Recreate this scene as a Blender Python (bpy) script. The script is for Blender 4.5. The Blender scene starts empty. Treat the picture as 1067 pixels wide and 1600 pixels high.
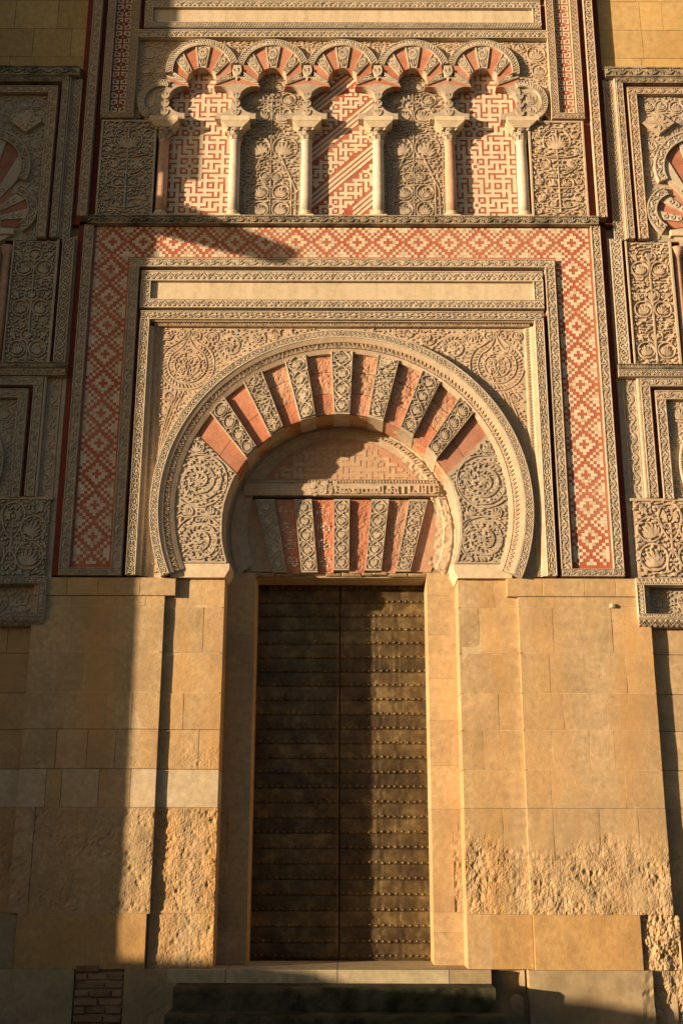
import bpy, math, random
import numpy as np
from mathutils import Matrix, Vector, noise

R = math.radians
C = bpy.context.scene.collection
SC = bpy.context.scene

# ------------------------------------------------------------------ camera, sky, sun, exposure
cam = bpy.data.cameras.new('camera')
cam.sensor_fit = 'VERTICAL'; cam.sensor_height = 24.0; cam.lens = 26.25
cam.clip_start = 0.1; cam.clip_end = 500
camo = bpy.data.objects.new('camera', cam); C.objects.link(camo)
camo.matrix_world = (Matrix.Translation((0, -12, 1.9)) @ Matrix.Rotation(R(90 + 16.516), 4, 'X')
                     @ Matrix.Rotation(R(0.15), 4, 'Z'))
SC.camera = camo

SUN_AZ, SUN_EL = R(63.4), R(5.5)          # azimuth measured from the facade's normal towards the left
world = bpy.data.worlds.new('World'); SC.world = world; world.use_nodes = True
wn = world.node_tree.nodes; wl = world.node_tree.links
sky = wn.new('ShaderNodeTexSky'); sky.sky_type = 'NISHITA'; sky.sun_disc = False
sky.sun_elevation = SUN_EL; sky.sun_rotation = R(180) + SUN_AZ
sky.air_density = 1.0; sky.dust_density = 1.5; sky.ozone_density = 1.0
wl.new(sky.outputs[0], wn['Background'].inputs[0]); wn['Background'].inputs[1].default_value = 0.07
sl = bpy.data.lights.new('sun', 'SUN'); sl.energy = 5.0; sl.angle = R(0.65); sl.color = (1.0, 0.735, 0.46)
so = bpy.data.objects.new('sun', sl); C.objects.link(so)
sd = Vector((math.sin(SUN_AZ) * math.cos(SUN_EL), math.cos(SUN_AZ) * math.cos(SUN_EL), -math.sin(SUN_EL)))
so.rotation_euler = sd.to_track_quat('-Z', 'Y').to_euler(); so.location = (-30, -20, 12)
vs = SC.view_settings
vs.view_transform = 'Standard'; vs.look = 'None'; vs.gamma = 1; vs.use_curve_mapping = False
vs.exposure = 1.0

# ------------------------------------------------------------------ materials
def stone_mat(name, base, var=0.18, stain=(0.40, 0.25, 0.12), stain_amt=0.35, bump=0.25, grime=0.0, rough=0.9,
              gcol=(0.07, 0.065, 0.055), gscale=2.2, rnd=0.22, stretch=1.0):
    m = bpy.data.materials.new(name); m.use_nodes = True
    n = m.node_tree.nodes; l = m.node_tree.links; b = n['Principled BSDF']
    geo = n.new('ShaderNodeNewGeometry'); oi = n.new('ShaderNodeObjectInfo')
    def noise_(scale, det=4, rough_=0.6):
        t = n.new('ShaderNodeTexNoise'); t.inputs['Scale'].default_value = scale
        t.inputs['Detail'].default_value = det; t.inputs['Roughness'].default_value = rough_
        l.new(geo.outputs['Position'], t.inputs['Vector']); return t
    def ramp(src, a, bb):
        r = n.new('ShaderNodeMapRange'); r.inputs[1].default_value = a; r.inputs[2].default_value = bb
        l.new(src, r.inputs[0]); return r.outputs[0]
    def mix(fac, c1, c2, mode='MIX'):
        x = n.new('ShaderNodeMix'); x.data_type = 'RGBA'; x.blend_type = mode
        for i, c in ((6, c1), (7, c2)):
            if isinstance(c, tuple): x.inputs[i].default_value = (*c[:3], 1)
            else: l.new(c, x.inputs[i])
        if isinstance(fac, float): x.inputs[0].default_value = fac
        else: l.new(fac, x.inputs[0])
        return x.outputs[2]
    n1 = noise_(1.3, 5)
    if stretch != 1.0:                             # rain streaks: the blotches run long down the wall
        mp = n.new('ShaderNodeMapping'); mp.inputs['Scale'].default_value = (stretch, stretch, 0.25)
        l.new(geo.outputs['Position'], mp.inputs['Vector']); l.new(mp.outputs[0], n1.inputs['Vector'])
    n2 = noise_(14, 5, 0.65); n3 = noise_(70, 3)
    lo = tuple(c * (1 - var) for c in base); hi = tuple(c * (1 + var) for c in base)
    col = mix(ramp(n2.outputs[0], 0.3, 0.7), lo, hi)
    f = n.new('ShaderNodeMath'); f.operation = 'MULTIPLY'; f.inputs[1].default_value = stain_amt
    l.new(ramp(n1.outputs[0], 0.42, 0.68), f.inputs[0])
    col = mix(f.outputs[0], col, stain)
    mr = n.new('ShaderNodeMapRange'); mr.inputs[3].default_value = 1 - rnd; mr.inputs[4].default_value = 1 + rnd * 0.6
    l.new(oi.outputs['Random'], mr.inputs[0])
    cx = n.new('ShaderNodeCombineColor')
    for i in range(3): l.new(mr.outputs[0], cx.inputs[i])
    col = mix(1.0, col, cx.outputs[0], 'MULTIPLY')
    sp = ramp(n3.outputs[0], 0.66, 0.78)
    f2 = n.new('ShaderNodeMath'); f2.operation = 'MULTIPLY'; f2.inputs[1].default_value = 0.45; l.new(sp, f2.inputs[0])
    col = mix(f2.outputs[0], col, tuple(c * 0.45 for c in base))
    if grime > 0:
        n4 = noise_(gscale, 8, 0.7)
        g = n.new('ShaderNodeMath'); g.operation = 'MULTIPLY'; g.inputs[1].default_value = grime
        l.new(ramp(n4.outputs[0], 0.44, 0.6), g.inputs[0])
        col = mix(g.outputs[0], col, gcol)
    l.new(col, b.inputs['Base Color']); b.inputs['Roughness'].default_value = rough
    b.inputs['Specular IOR Level'].default_value = 0.15
    ad = n.new('ShaderNodeMath'); ad.operation = 'ADD'; l.new(n2.outputs[0], ad.inputs[0])
    hl = n.new('ShaderNodeMath'); hl.operation = 'MULTIPLY'; hl.inputs[1].default_value = 0.35; l.new(n3.outputs[0], hl.inputs[0])
    l.new(hl.outputs[0], ad.inputs[1])
    bp = n.new('ShaderNodeBump'); bp.inputs['Strength'].default_value = bump; bp.inputs['Distance'].default_value = 0.012
    l.new(ad.outputs[0], bp.inputs['Height']); l.new(bp.outputs[0], b.inputs['Normal'])
    return m

M = {}
M['ashlar'] = stone_mat('sandstone_ashlar', (0.455, 0.335, 0.195), var=0.22, stain=(0.50, 0.29, 0.11), stain_amt=0.8, rnd=0.11, bump=0.45, stretch=1.6, grime=0.4, gscale=1.7, gcol=(0.27, 0.19, 0.11))
M['ochre'] = stone_mat('ochre_block', (0.44, 0.285, 0.125), stain=(0.40, 0.23, 0.09), stain_amt=0.6, rnd=0.08, bump=0.5, grime=0.25, gscale=2.5, gcol=(0.25, 0.16, 0.08))
M['pale'] = stone_mat('pale_block', (0.49, 0.40, 0.275), stain_amt=0.35, rnd=0.08, grime=0.2, gscale=3, gcol=(0.30, 0.23, 0.15))
M['slab'] = stone_mat('rain_streaked_slab', (0.50, 0.41, 0.28), stain=(0.58, 0.49, 0.36), stain_amt=0.9, rnd=0.05, stretch=6.0, bump=0.12)
M['gold_wall'] = stone_mat('golden_ashlar', (0.47, 0.325, 0.145), stain=(0.50, 0.30, 0.09), stain_amt=0.6, rnd=0.14, bump=0.3)
M['mortar'] = stone_mat('pale_mortar', (0.50, 0.385, 0.24), rnd=0.0, stain_amt=0.1)
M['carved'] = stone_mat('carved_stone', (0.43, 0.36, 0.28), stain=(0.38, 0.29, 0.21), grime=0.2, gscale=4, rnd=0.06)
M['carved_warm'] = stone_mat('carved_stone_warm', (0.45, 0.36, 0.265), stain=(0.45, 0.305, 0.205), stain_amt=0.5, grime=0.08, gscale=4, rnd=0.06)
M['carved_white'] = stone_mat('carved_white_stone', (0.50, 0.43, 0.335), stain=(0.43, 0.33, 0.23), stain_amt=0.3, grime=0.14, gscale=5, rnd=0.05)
M['black_crust'] = stone_mat('carved_stone_black_crust', (0.37, 0.32, 0.24), grime=0.8, gscale=3.0, gcol=(0.075, 0.07, 0.055), rnd=0.05)
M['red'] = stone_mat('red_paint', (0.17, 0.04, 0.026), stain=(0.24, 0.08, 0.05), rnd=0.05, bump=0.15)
M['brick_red'] = stone_mat('red_brick', (0.42, 0.17, 0.105), stain=(0.45, 0.28, 0.20), stain_amt=0.7, rnd=0.16, bump=0.5)
M['brick_faded'] = stone_mat('faded_brick', (0.42, 0.22, 0.145), stain=(0.45, 0.31, 0.21), stain_amt=0.9, rnd=0.14, bump=0.6)
M['mosaic_red'] = stone_mat('mosaic_red', (0.37, 0.105, 0.062), stain=(0.45, 0.25, 0.17), stain_amt=0.5, rnd=0.05)
M['mosaic_cream'] = stone_mat('mosaic_cream', (0.60, 0.52, 0.40), stain=(0.52, 0.41, 0.29), stain_amt=0.4, rnd=0.05)
M['mosaic_dull'] = stone_mat('mosaic_dull_cream', (0.50, 0.40, 0.285), stain=(0.47, 0.31, 0.22), stain_amt=0.5, rnd=0.05)
M['mosaic_old'] = stone_mat('mosaic_weathered_field', (0.42, 0.31, 0.21), stain=(0.38, 0.20, 0.13), stain_amt=0.7, rnd=0.05)
M['mosaic_field'] = stone_mat('worn_fret_pieces', (0.45, 0.335, 0.225), stain=(0.40, 0.26, 0.17), stain_amt=0.7, rnd=0.05)
M['marble'] = stone_mat('column_marble', (0.56, 0.49, 0.41), stain=(0.40, 0.35, 0.31), stain_amt=0.9, rnd=0.12, bump=0.12, rough=0.6, stretch=3.0)
M['marble_pink'] = stone_mat('pink_column_marble', (0.48, 0.30, 0.22), stain_amt=0.3, rnd=0.1, bump=0.08, rough=0.55)
M['white_stone'] = stone_mat('white_impost_stone', (0.57, 0.48, 0.35), stain_amt=0.3, rnd=0.06, bump=0.12)
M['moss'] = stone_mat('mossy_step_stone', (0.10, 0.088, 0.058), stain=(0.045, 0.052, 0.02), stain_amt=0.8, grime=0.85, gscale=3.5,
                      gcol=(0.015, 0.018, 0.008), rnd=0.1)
M['threshold'] = stone_mat('threshold_stone', (0.50, 0.42, 0.28), stain=(0.34, 0.30, 0.17), grime=0.25, gscale=4, gcol=(0.12, 0.12, 0.05), rnd=0.1)
M['plinth'] = stone_mat('plinth_stone', (0.36, 0.28, 0.17), stain=(0.30, 0.22, 0.11), grime=0.3, gscale=1.4, gcol=(0.13, 0.11, 0.07), rnd=0.12)
M['old_brick'] = stone_mat('old_brick', (0.28, 0.165, 0.10), stain=(0.30, 0.23, 0.15), stain_amt=0.6, rnd=0.3, bump=0.5)
M['paving'] = stone_mat('street_paving', (0.20, 0.17, 0.14), rnd=0.0)
M['dark_stone'] = stone_mat('dark_wood', (0.035, 0.028, 0.02), rnd=0.0)
M['neighbour'] = stone_mat('buttress_stone', (0.40, 0.30, 0.18), rnd=0.0)

def door_metal():
    m = bpy.data.materials.new('aged_bronze_sheet'); m.use_nodes = True
    n = m.node_tree.nodes; l = m.node_tree.links; b = n['Principled BSDF']
    geo = n.new('ShaderNodeNewGeometry'); oi = n.new('ShaderNodeObjectInfo')
    t = n.new('ShaderNodeTexNoise'); t.inputs['Scale'].default_value = 5; t.inputs['Detail'].default_value = 8
    t.inputs['Roughness'].default_value = 0.7; l.new(geo.outputs['Position'], t.inputs['Vector'])
    cr = n.new('ShaderNodeValToRGB'); e = cr.color_ramp.elements
    e[0].position = 0.3; e[0].color = (0.035, 0.02, 0.01, 1); e[1].position = 0.72; e[1].color = (0.22, 0.155, 0.068, 1)
    k = cr.color_ramp.elements.new(0.52); k.color = (0.10, 0.066, 0.027, 1)
    l.new(t.outputs[0], cr.inputs[0])
    mr = n.new('ShaderNodeMapRange'); mr.inputs[3].default_value = 0.62; mr.inputs[4].default_value = 1.3
    l.new(oi.outputs['Random'], mr.inputs[0])
    mx = n.new('ShaderNodeMix'); mx.data_type = 'RGBA'; mx.blend_type = 'MULTIPLY'; mx.inputs[0].default_value = 1
    cc = n.new('ShaderNodeCombineColor')
    for i in range(3): l.new(mr.outputs[0], cc.inputs[i])
    l.new(cr.outputs[0], mx.inputs[6]); l.new(cc.outputs[0], mx.inputs[7])
    l.new(mx.outputs[2], b.inputs['Base Color'])
    b.inputs['Metallic'].default_value = 0.3; b.inputs['Roughness'].default_value = 0.52
    t2 = n.new('ShaderNodeTexNoise'); t2.inputs['Scale'].default_value = 18; l.new(geo.outputs['Position'], t2.inputs['Vector'])
    bp = n.new('ShaderNodeBump'); bp.inputs['Strength'].default_value = 0.25; bp.inputs['Distance'].default_value = 0.02
    l.new(t2.outputs[0], bp.inputs['Height']); l.new(bp.outputs[0], b.inputs['Normal'])
    return m
M['bronze'] = door_metal()
M['stud'] = door_metal(); M['stud'].name = 'bronze_stud'
M['stud'].node_tree.nodes['Principled BSDF'].inputs['Metallic'].default_value = 0.15
for _e in M['stud'].node_tree.nodes['Color Ramp'].color_ramp.elements: _e.color = (_e.color[0] * 1.3 + 0.015, _e.color[1] * 1.3 + 0.011, _e.color[2] * 1.3 + 0.005, 1)
M['stud'].node_tree.nodes['Principled BSDF'].inputs['Roughness'].default_value = 0.36

# ------------------------------------------------------------------ mesh helpers
class MB:
    """Collects shapes; build() links them as one mesh object."""
    def __init__(s): s.v = []; s.f = []; s.mi = []
    def add(s, vs, fs, mi=0):
        o = len(s.v); s.v.extend(vs); s.f.extend([tuple(i + o for i in f) for f in fs]); s.mi.extend([mi] * len(fs)); return s
    def box(s, x0, x1, y0, y1, z0, z1, mi=0):
        vs = [(x0, y0, z0), (x1, y0, z0), (x1, y1, z0), (x0, y1, z0), (x0, y0, z1), (x1, y0, z1), (x1, y1, z1), (x0, y1, z1)]
        return s.add(vs, [(0, 1, 5, 4), (1, 2, 6, 5), (2, 3, 7, 6), (3, 0, 4, 7), (4, 5, 6, 7), (3, 2, 1, 0)], mi)
    def cbox(s, x0, x1, y0, y1, z0, z1, c=0.006, mi=0):
        """box whose front (low y) edges are chamfered"""
        vs = [(x0 + c, y0, z0 + c), (x1 - c, y0, z0 + c), (x1 - c, y0, z1 - c), (x0 + c, y0, z1 - c),
              (x0, y0 + c, z0), (x1, y0 + c, z0), (x1, y0 + c, z1), (x0, y0 + c, z1),
              (x0, y1, z0), (x1, y1, z0), (x1, y1, z1), (x0, y1, z1)]
        fs = [(0, 1, 2, 3)]
        for i in range(4):
            j = (i + 1) % 4
            fs += [(i + 4, j + 4, j, i), (i + 8, j + 8, j + 4, i + 4)]
        fs.append((11, 10, 9, 8))
        return s.add(vs, fs, mi)
    def prism(s, poly, y0, y1, mi=0, c=0.0):
        """poly in (x, z), counter-clockwise seen from the street, front y0, back y1"""
        n = len(poly)
        a = sum(poly[i][0] * poly[(i + 1) % n][1] - poly[(i + 1) % n][0] * poly[i][1] for i in range(n))
        if a < 0: poly = poly[::-1]
        if c > 0:
            cx = sum(p[0] for p in poly) / n; cz = sum(p[1] for p in poly) / n
            def sh(p):
                d = math.hypot(p[0] - cx, p[1] - cz) or 1
                return (p[0] - (p[0] - cx) / d * c, p[1] - (p[1] - cz) / d * c)
            vs = [(sh(p)[0], y0, sh(p)[1]) for p in poly] + [(p[0], y0 + c, p[1]) for p in poly] + [(p[0], y1, p[1]) for p in poly]
            fs = [tuple(range(n))] + [(i + n, (i + 1) % n + n, (i + 1) % n, i) for i in range(n)]
            fs += [(i + 2 * n, (i + 1) % n + 2 * n, (i + 1) % n + n, i + n) for i in range(n)]
            return s.add(vs, fs, mi)
        vs = [(p[0], y0, p[1]) for p in poly] + [(p[0], y1, p[1]) for p in poly]
        fs = [tuple(range(n)), tuple(range(2 * n - 1, n - 1, -1))] + [(i + n, (i + 1) % n + n, (i + 1) % n, i) for i in range(n)]
        return s.add(vs, fs, mi)
    def lathe(s, prof, cx, cy, seg=16, mi=0):
        vs = []; fs = []
        for r, z in prof:
            for k in range(seg):
                a = 2 * math.pi * k / seg; vs.append((cx + r * math.cos(a), cy + r * math.sin(a), z))
        for i in range(len(prof) - 1):
            for k in range(seg):
                q = (k + 1) % seg; fs.append((i * seg + k, i * seg + q, (i + 1) * seg + q, (i + 1) * seg + k))
        fs.append(tuple(range(seg))[::-1]); fs.append(tuple((len(prof) - 1) * seg + k for k in range(seg)))
        return s.add(vs, fs, mi)
    def sweep(s, prof, path, mi=0, closed=False):
        """prof: (offset along the path's outward normal, y); path: list of ((x,z),(nx,nz))"""
        m = len(prof); vs = []; fs = []
        for (p, nn) in path:
            for (o, y) in prof: vs.append((p[0] + nn[0] * o, y, p[1] + nn[1] * o))
        k = len(path)
        for i in range(k - 1):
            for j in range(m - 1):
                fs.append((i * m + j, i * m + j + 1, (i + 1) * m + j + 1, (i + 1) * m + j))
        fs.append(tuple(range(m))[::-1]); fs.append(tuple((k - 1) * m + j for j in range(m)))
        return s.add(vs, fs, mi)
    def grid(s, x0, x1, z0, z1, fy, dx, y1=None, mi=0):
        """front sheet x0..x1, z0..z1 at y = fy(x, z) with sides running back to y1"""
        nx = max(1, round((x1 - x0) / dx)); nz = max(1, round((z1 - z0) / dx))
        vs = []; fs = []
        for j in range(nz + 1):
            for i in range(nx + 1):
                x = x0 + (x1 - x0) * i / nx; z = z0 + (z1 - z0) * j / nz
                vs.append((x, fy(x, z), z))
        w = nx + 1
        for j in range(nz):
            for i in range(nx): fs.append((j * w + i, j * w + i + 1, (j + 1) * w + i + 1, (j + 1) * w + i))
        if y1 is not None:
            ring = [i for i in range(w)] + [j * w + nx for j in range(1, nz + 1)] + [nz * w + i for i in range(nx - 1, -1, -1)] + [j * w for j in range(nz - 1, 0, -1)]
            o = len(vs); vs += [(vs[i][0], y1, vs[i][2]) for i in ring]; q = len(ring)
            for k in range(q):
                a, b = ring[k], ring[(k + 1) % q]; fs.append((o + k, o + (k + 1) % q, b, a))
        return s.add(vs, fs, mi)
    def rel(s, V, F, mi=0):
        V = V + np.random.RandomState(len(V) % 997).normal(0, 0.0004, V.shape)
        o = len(s.v); s.v.extend(map(tuple, V.tolist())); s.f.extend(map(tuple, (F + o).tolist())); s.mi.extend([mi] * len(F)); return s
    def mesh(s, name, mats, smooth=False):
        me = bpy.data.meshes.new(name); me.from_pydata(s.v, [], s.f)
        for m in (mats if isinstance(mats, (list, tuple)) else [mats]): me.materials.append(m)
        if any(s.mi): me.polygons.foreach_set('material_index', s.mi)
        if smooth: me.polygons.foreach_set('use_smooth', [True] * len(s.f))
        me.update(); return me
    def build(s, name, mats, parent=None, smooth=False, kind=None):
        o = bpy.data.objects.new(name, s.mesh(name, mats, smooth)); C.objects.link(o)
        if parent is not None: o.parent = parent
        if kind: o['kind'] = kind
        return o

def thing(name, label, cat, group=None):
    o = bpy.data.objects.new(name, None); C.objects.link(o); o.empty_display_size = 0.2
    o['label'] = label; o['category'] = cat
    if group: o['group'] = group
    o['kind'] = 'thing'
    return o

# ------------------------------------------------------------------ carved relief: strokes with a flat top and steep sides
class Rel:
    """Strokes in (u, v) with height fraction h; arrays are replicated and mapped onto a surface."""
    def __init__(s): s.V = []; s.F = []; s.n = 0
    def stroke(s, pts, w, taper=None):
        k = len(pts); P = np.array(pts, float); w = w * (1.3 if taper == 'leaf' else 1.12)
        T = np.empty_like(P); T[1:-1] = P[2:] - P[:-2]; T[0] = P[1] - P[0]; T[-1] = P[-1] - P[-2]
        L = np.hypot(T[:, 0], T[:, 1]); L[L == 0] = 1; T /= L[:, None]
        N = np.stack([-T[:, 1], T[:, 0]], 1)
        if taper == 'leaf': ww = w * np.maximum(np.sin(np.linspace(0.12, math.pi * 0.985, k)), 0.1)
        elif taper == 'out': ww = w * np.linspace(1, 0.3, k)
        else: ww = np.full(k, w)
        ww = ww[:, None] / 2
        V = np.zeros((k, 4, 3))
        V[:, 0, :2] = P - N * ww; V[:, 1, :2] = P - N * ww * 0.8; V[:, 2, :2] = P + N * ww * 0.8; V[:, 3, :2] = P + N * ww
        V[:, 1, 2] = 1; V[:, 2, 2] = 1
        i = np.arange(k - 1)[:, None] * 4
        F = np.concatenate([np.concatenate([i + j, i + 4 + j, i + 5 + j, i + 1 + j], 1) for j in range(3)], 0)
        F = F[:, ::-1]
        s.V.append(V.reshape(-1, 3)); s.F.append(F + s.n); s.n += 4 * k
    def disc(s, c, r, k=6):
        pts = [(c[0] + r * math.cos(2 * math.pi * i / k), c[1] + r * math.sin(2 * math.pi * i / k)) for i in range(k)]
        V = np.zeros((k * 2, 3)); V[:k, :2] = pts; V[k:, :2] = (np.array(pts) - c) * 0.7 + c; V[k:, 2] = 1
        F = [(i, (i + 1) % k, (i + 1) % k + k, i + k) for i in range(k)]
        F += [(k, k + 1, k + 2, k + 3), (k, k + 3, k + 4, k + 5)] if k == 6 else [tuple(range(k, k + 4))]
        s.V.append(V); s.F.append(np.array(F) + s.n); s.n += 2 * k
    def arr(s):
        return np.concatenate(s.V), np.concatenate(s.F)

def circ(c, r, k=14, a0=0.0, a1=2 * math.pi):
    return [(c[0] + r * math.cos(a0 + (a1 - a0) * i / k), c[1] + r * math.sin(a0 + (a1 - a0) * i / k)) for i in range(k + 1)]
def curve(p0, p1, p2, k=7):
    return [((1 - t) ** 2 * p0[0] + 2 * t * (1 - t) * p1[0] + t * t * p2[0], (1 - t) ** 2 * p0[1] + 2 * t * (1 - t) * p1[1] + t * t * p2[1])
            for t in [i / k for i in range(k + 1)]]
def leaf(rel, p, ang, ln, w, bend=0.5, k=4):
    pts = []; x, y = p; a = ang
    for i in range(k + 1):
        pts.append((x, y)); x += math.cos(a) * ln / k; y += math.sin(a) * ln / k; a += bend / k
    rel.stroke(pts, w, 'leaf')
def spiral(c, r0, r1, a0, turns, k):
    return [(c[0] + (r0 + (r1 - r0) * i / k) * math.cos(a0 + turns * 2 * math.pi * i / k),
             c[1] + (r0 + (r1 - r0) * i / k) * math.sin(a0 + turns * 2 * math.pi * i / k)) for i in range(k + 1)]

# --- frieze tiles: v in 0..1 across the strip, u in 0..period
def tile_scroll():
    r = Rel(); p = 1.9
    r.stroke([(u, 0.5 - 0.30 * math.cos(2 * math.pi * u / p)) for u in np.linspace(0, p, 15)], 0.13)
    for (cx, cy, s) in ((0.5 * p + 0.02, 0.42, 1), (0.02 + p, 0.58, -1)):
        r.stroke(spiral((cx, cy), 0.30, 0.05, s * 2.6, -s * 1.25, 12), 0.11)
    for (x, y, a) in ((0.28, 0.72, 1.9), (0.75, 0.12, -0.4), (1.22, 0.28, -1.9), (1.68, 0.88, 0.4), (0.45, 0.95, 0.1), (1.4, 0.06, 0.1)):
        leaf(r, (x, y), a, 0.26, 0.13, 0.7, 3)
    return r, p
def tile_lozenge():
    r = Rel(); p = 2.2
    r.stroke(circ((0.55, 0.5), 0.30, 10), 0.11)
    r.stroke([(0.85, 0.5), (1.1, 0.85), (1.65, 0.85), (1.95, 0.5)], 0.11); r.stroke([(0.85, 0.5), (1.1, 0.15), (1.65, 0.15), (1.95, 0.5)], 0.11)
    r.stroke([(1.95, 0.5), (2.45, 0.5)], 0.1)
    leaf(r, (1.1, 0.5), 0, 0.6, 0.24, 0, 4); r.disc((0.55, 0.5), 0.12)
    for x in (0.02, 1.08): leaf(r, (x + 0.0, 0.88), 0.0, 0.36, 0.14, -0.3, 3); leaf(r, (x + 0.0, 0.12), 0.0, 0.36, 0.14, 0.3, 3)
    for x in (1.85, 2.1): leaf(r, (x, 0.9), 0.0, 0.22, 0.13, 0, 3); leaf(r, (x, 0.1), 0.0, 0.22, 0.13, 0, 3)
    return r, p
def tile_palm():
    r = Rel(); p = 1.3
    r.stroke([(0, 0.1), (p / 4, 0.5), (p / 2, 0.9), (3 * p / 4, 0.5), (p, 0.1)], 0.11)
    for (x, y0, s) in ((p / 2, 0.1, 1), (0, 0.9, -1)):
        for a in (-0.75, 0, 0.75):
            leaf(r, (x, y0), s * (math.pi / 2 + a), 0.48 if a == 0 else 0.4, 0.17, -a * 0.6, 3)
    return r, p
def tile_guilloche():
    r = Rel(); p = 1.5
    for s in (1, -1):
        r.stroke([(u, 0.5 + s * 0.33 * math.cos(2 * math.pi * u / p)) for u in np.linspace(0, p, 13)], 0.14)
    for x in (0, p / 2): 
        r.disc((x, 0.5), 0.13)
        leaf(r, (x + p / 4 - 0.2, 0.92), 0, 0.4, 0.13, 0, 3); leaf(r, (x + p / 4 - 0.2, 0.08), 0, 0.4, 0.13, 0, 3)
    return r, p
def tile_zigzag():
    r = Rel(); p = 0.75
    r.stroke([(0, 0.12), (p * 0.25, 0.45), (p * 0.5, 0.85), (p * 0.75, 0.45), (p, 0.12)], 0.2)
    leaf(r, (p / 2, 0.05), math.pi / 2, 0.42, 0.2, 0, 3)
    return r, p
def tile_rope():
    r = Rel(); p = 0.5
    r.stroke([(0, 0.08), (0.28, 0.38), (0.36, 0.62), (0.6, 0.92)], 0.24)
    return r, p
def tile_dentil():
    r = Rel(); p = 0.9
    r.stroke([(0.1, 0.5), (0.62, 0.5)], 0.8)
    return r, p
TILES = {k: (f()[0].arr(), f()[1]) for k, f in dict(scroll=tile_scroll, lozenge=tile_lozenge, palm=tile_palm, guilloche=tile_guilloche,
                                                  zigzag=tile_zigzag, rope=tile_rope, dentil=tile_dentil).items()}
def tiled(kind, L, W):
    (V, F), p = TILES[kind]
    n = max(1, round(L / (p * W)))
    VV = np.repeat(V[None], n, 0).copy(); VV[:, :, 0] += (np.arange(n) * p)[:, None]
    FF = (F[None] + (np.arange(n) * len(V))[:, None, None]).reshape(-1, 4)
    VV = VV.reshape(-1, 3)
    VV[:, 0] = np.clip(VV[:, 0] / (n * p), 0, 1); VV[:, 1] = np.clip(VV[:, 1], 0.0, 1.0)
    return VV, FF
def jitter(V, amp=0.0015, seed=1):
    return V + np.random.RandomState(seed).normal(0, amp, V.shape)

def frieze(mb, x0, x1, z0, z1, y, kind='scroll', h=0.011, rim=0.12, back=0.06, both=True):
    """a straight carved strip filling the rectangle; its raised rims and carving reach y, its ground lies h deeper"""
    vert = (z1 - z0) > (x1 - x0); W = (x1 - x0) if vert else (z1 - z0); L = (z1 - z0) if vert else (x1 - x0)
    mb.box(x0 + 0.001, x1 - 0.001, y + h, y + back, z0 + 0.001, z1 - 0.001)
    r = W * rim
    if vert:
        mb.cbox(x0, x0 + r, y, y + back + 0.002, z0, z1, 0.003); mb.cbox(x1 - r, x1, y, y + back + 0.002, z0, z1, 0.003)
    else:
        mb.cbox(x0, x1, y, y + back + 0.002, z0, z0 + r, 0.003); mb.cbox(x0, x1, y, y + back + 0.002, z1 - r, z1, 0.003)
    V, F = tiled(kind, L, W - 2 * r)
    s = V[:, 0] * L; t = r + V[:, 1] * (W - 2 * r); yy = y + h - V[:, 2] * h * 0.92
    if vert: O = np.stack([x1 - t, yy, z0 + s], 1)
    else: O = np.stack([x0 + s, yy, z0 + t], 1)
    mb.rel(jitter(O, 0.0012, int(abs(x0 * 37 + z0 * 91)) % 1000), F)
    return mb
def arc_frieze(mb, c, ra, rb, a0, a1, ya, yb, kind, h=0.014, seg=72, rim=0.1, back=0.04):
    """carved band between radii ra (inner) and rb (outer); its face runs from ya at ra to yb at rb"""
    W = rb - ra; r = W * rim; L = abs(a1 - a0) * (ra + rb) / 2
    def yf(t): return ya + (yb - ya) * t
    def path(k): return [((c[0], c[1]), (math.cos(a0 + (a1 - a0) * i / k), math.sin(a0 + (a1 - a0) * i / k))) for i in range(k + 1)]
    prof = [(ra, yf(0) + back), (ra, yf(0)), (ra + r, yf(rim)), (ra + r, yf(rim) + h), (rb - r, yf(1 - rim) + h), (rb - r, yf(1 - rim)), (rb, yf(1)), (rb, yf(1) + back)]
    mb.sweep(prof if a1 > a0 else prof[::-1], path(seg))
    V, F = tiled(kind, L, W - 2 * r)
    a = a0 + V[:, 0] * (a1 - a0); tt = rim + V[:, 1] * (1 - 2 * rim); rr = ra + tt * W
    O = np.stack([c[0] + rr * np.cos(a), yf(tt) + h - V[:, 2] * h * 0.92, c[1] + rr * np.sin(a)], 1)
    if a1 > a0: F = F[:, ::-1]
    mb.rel(jitter(O), F)
    return mb

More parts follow.
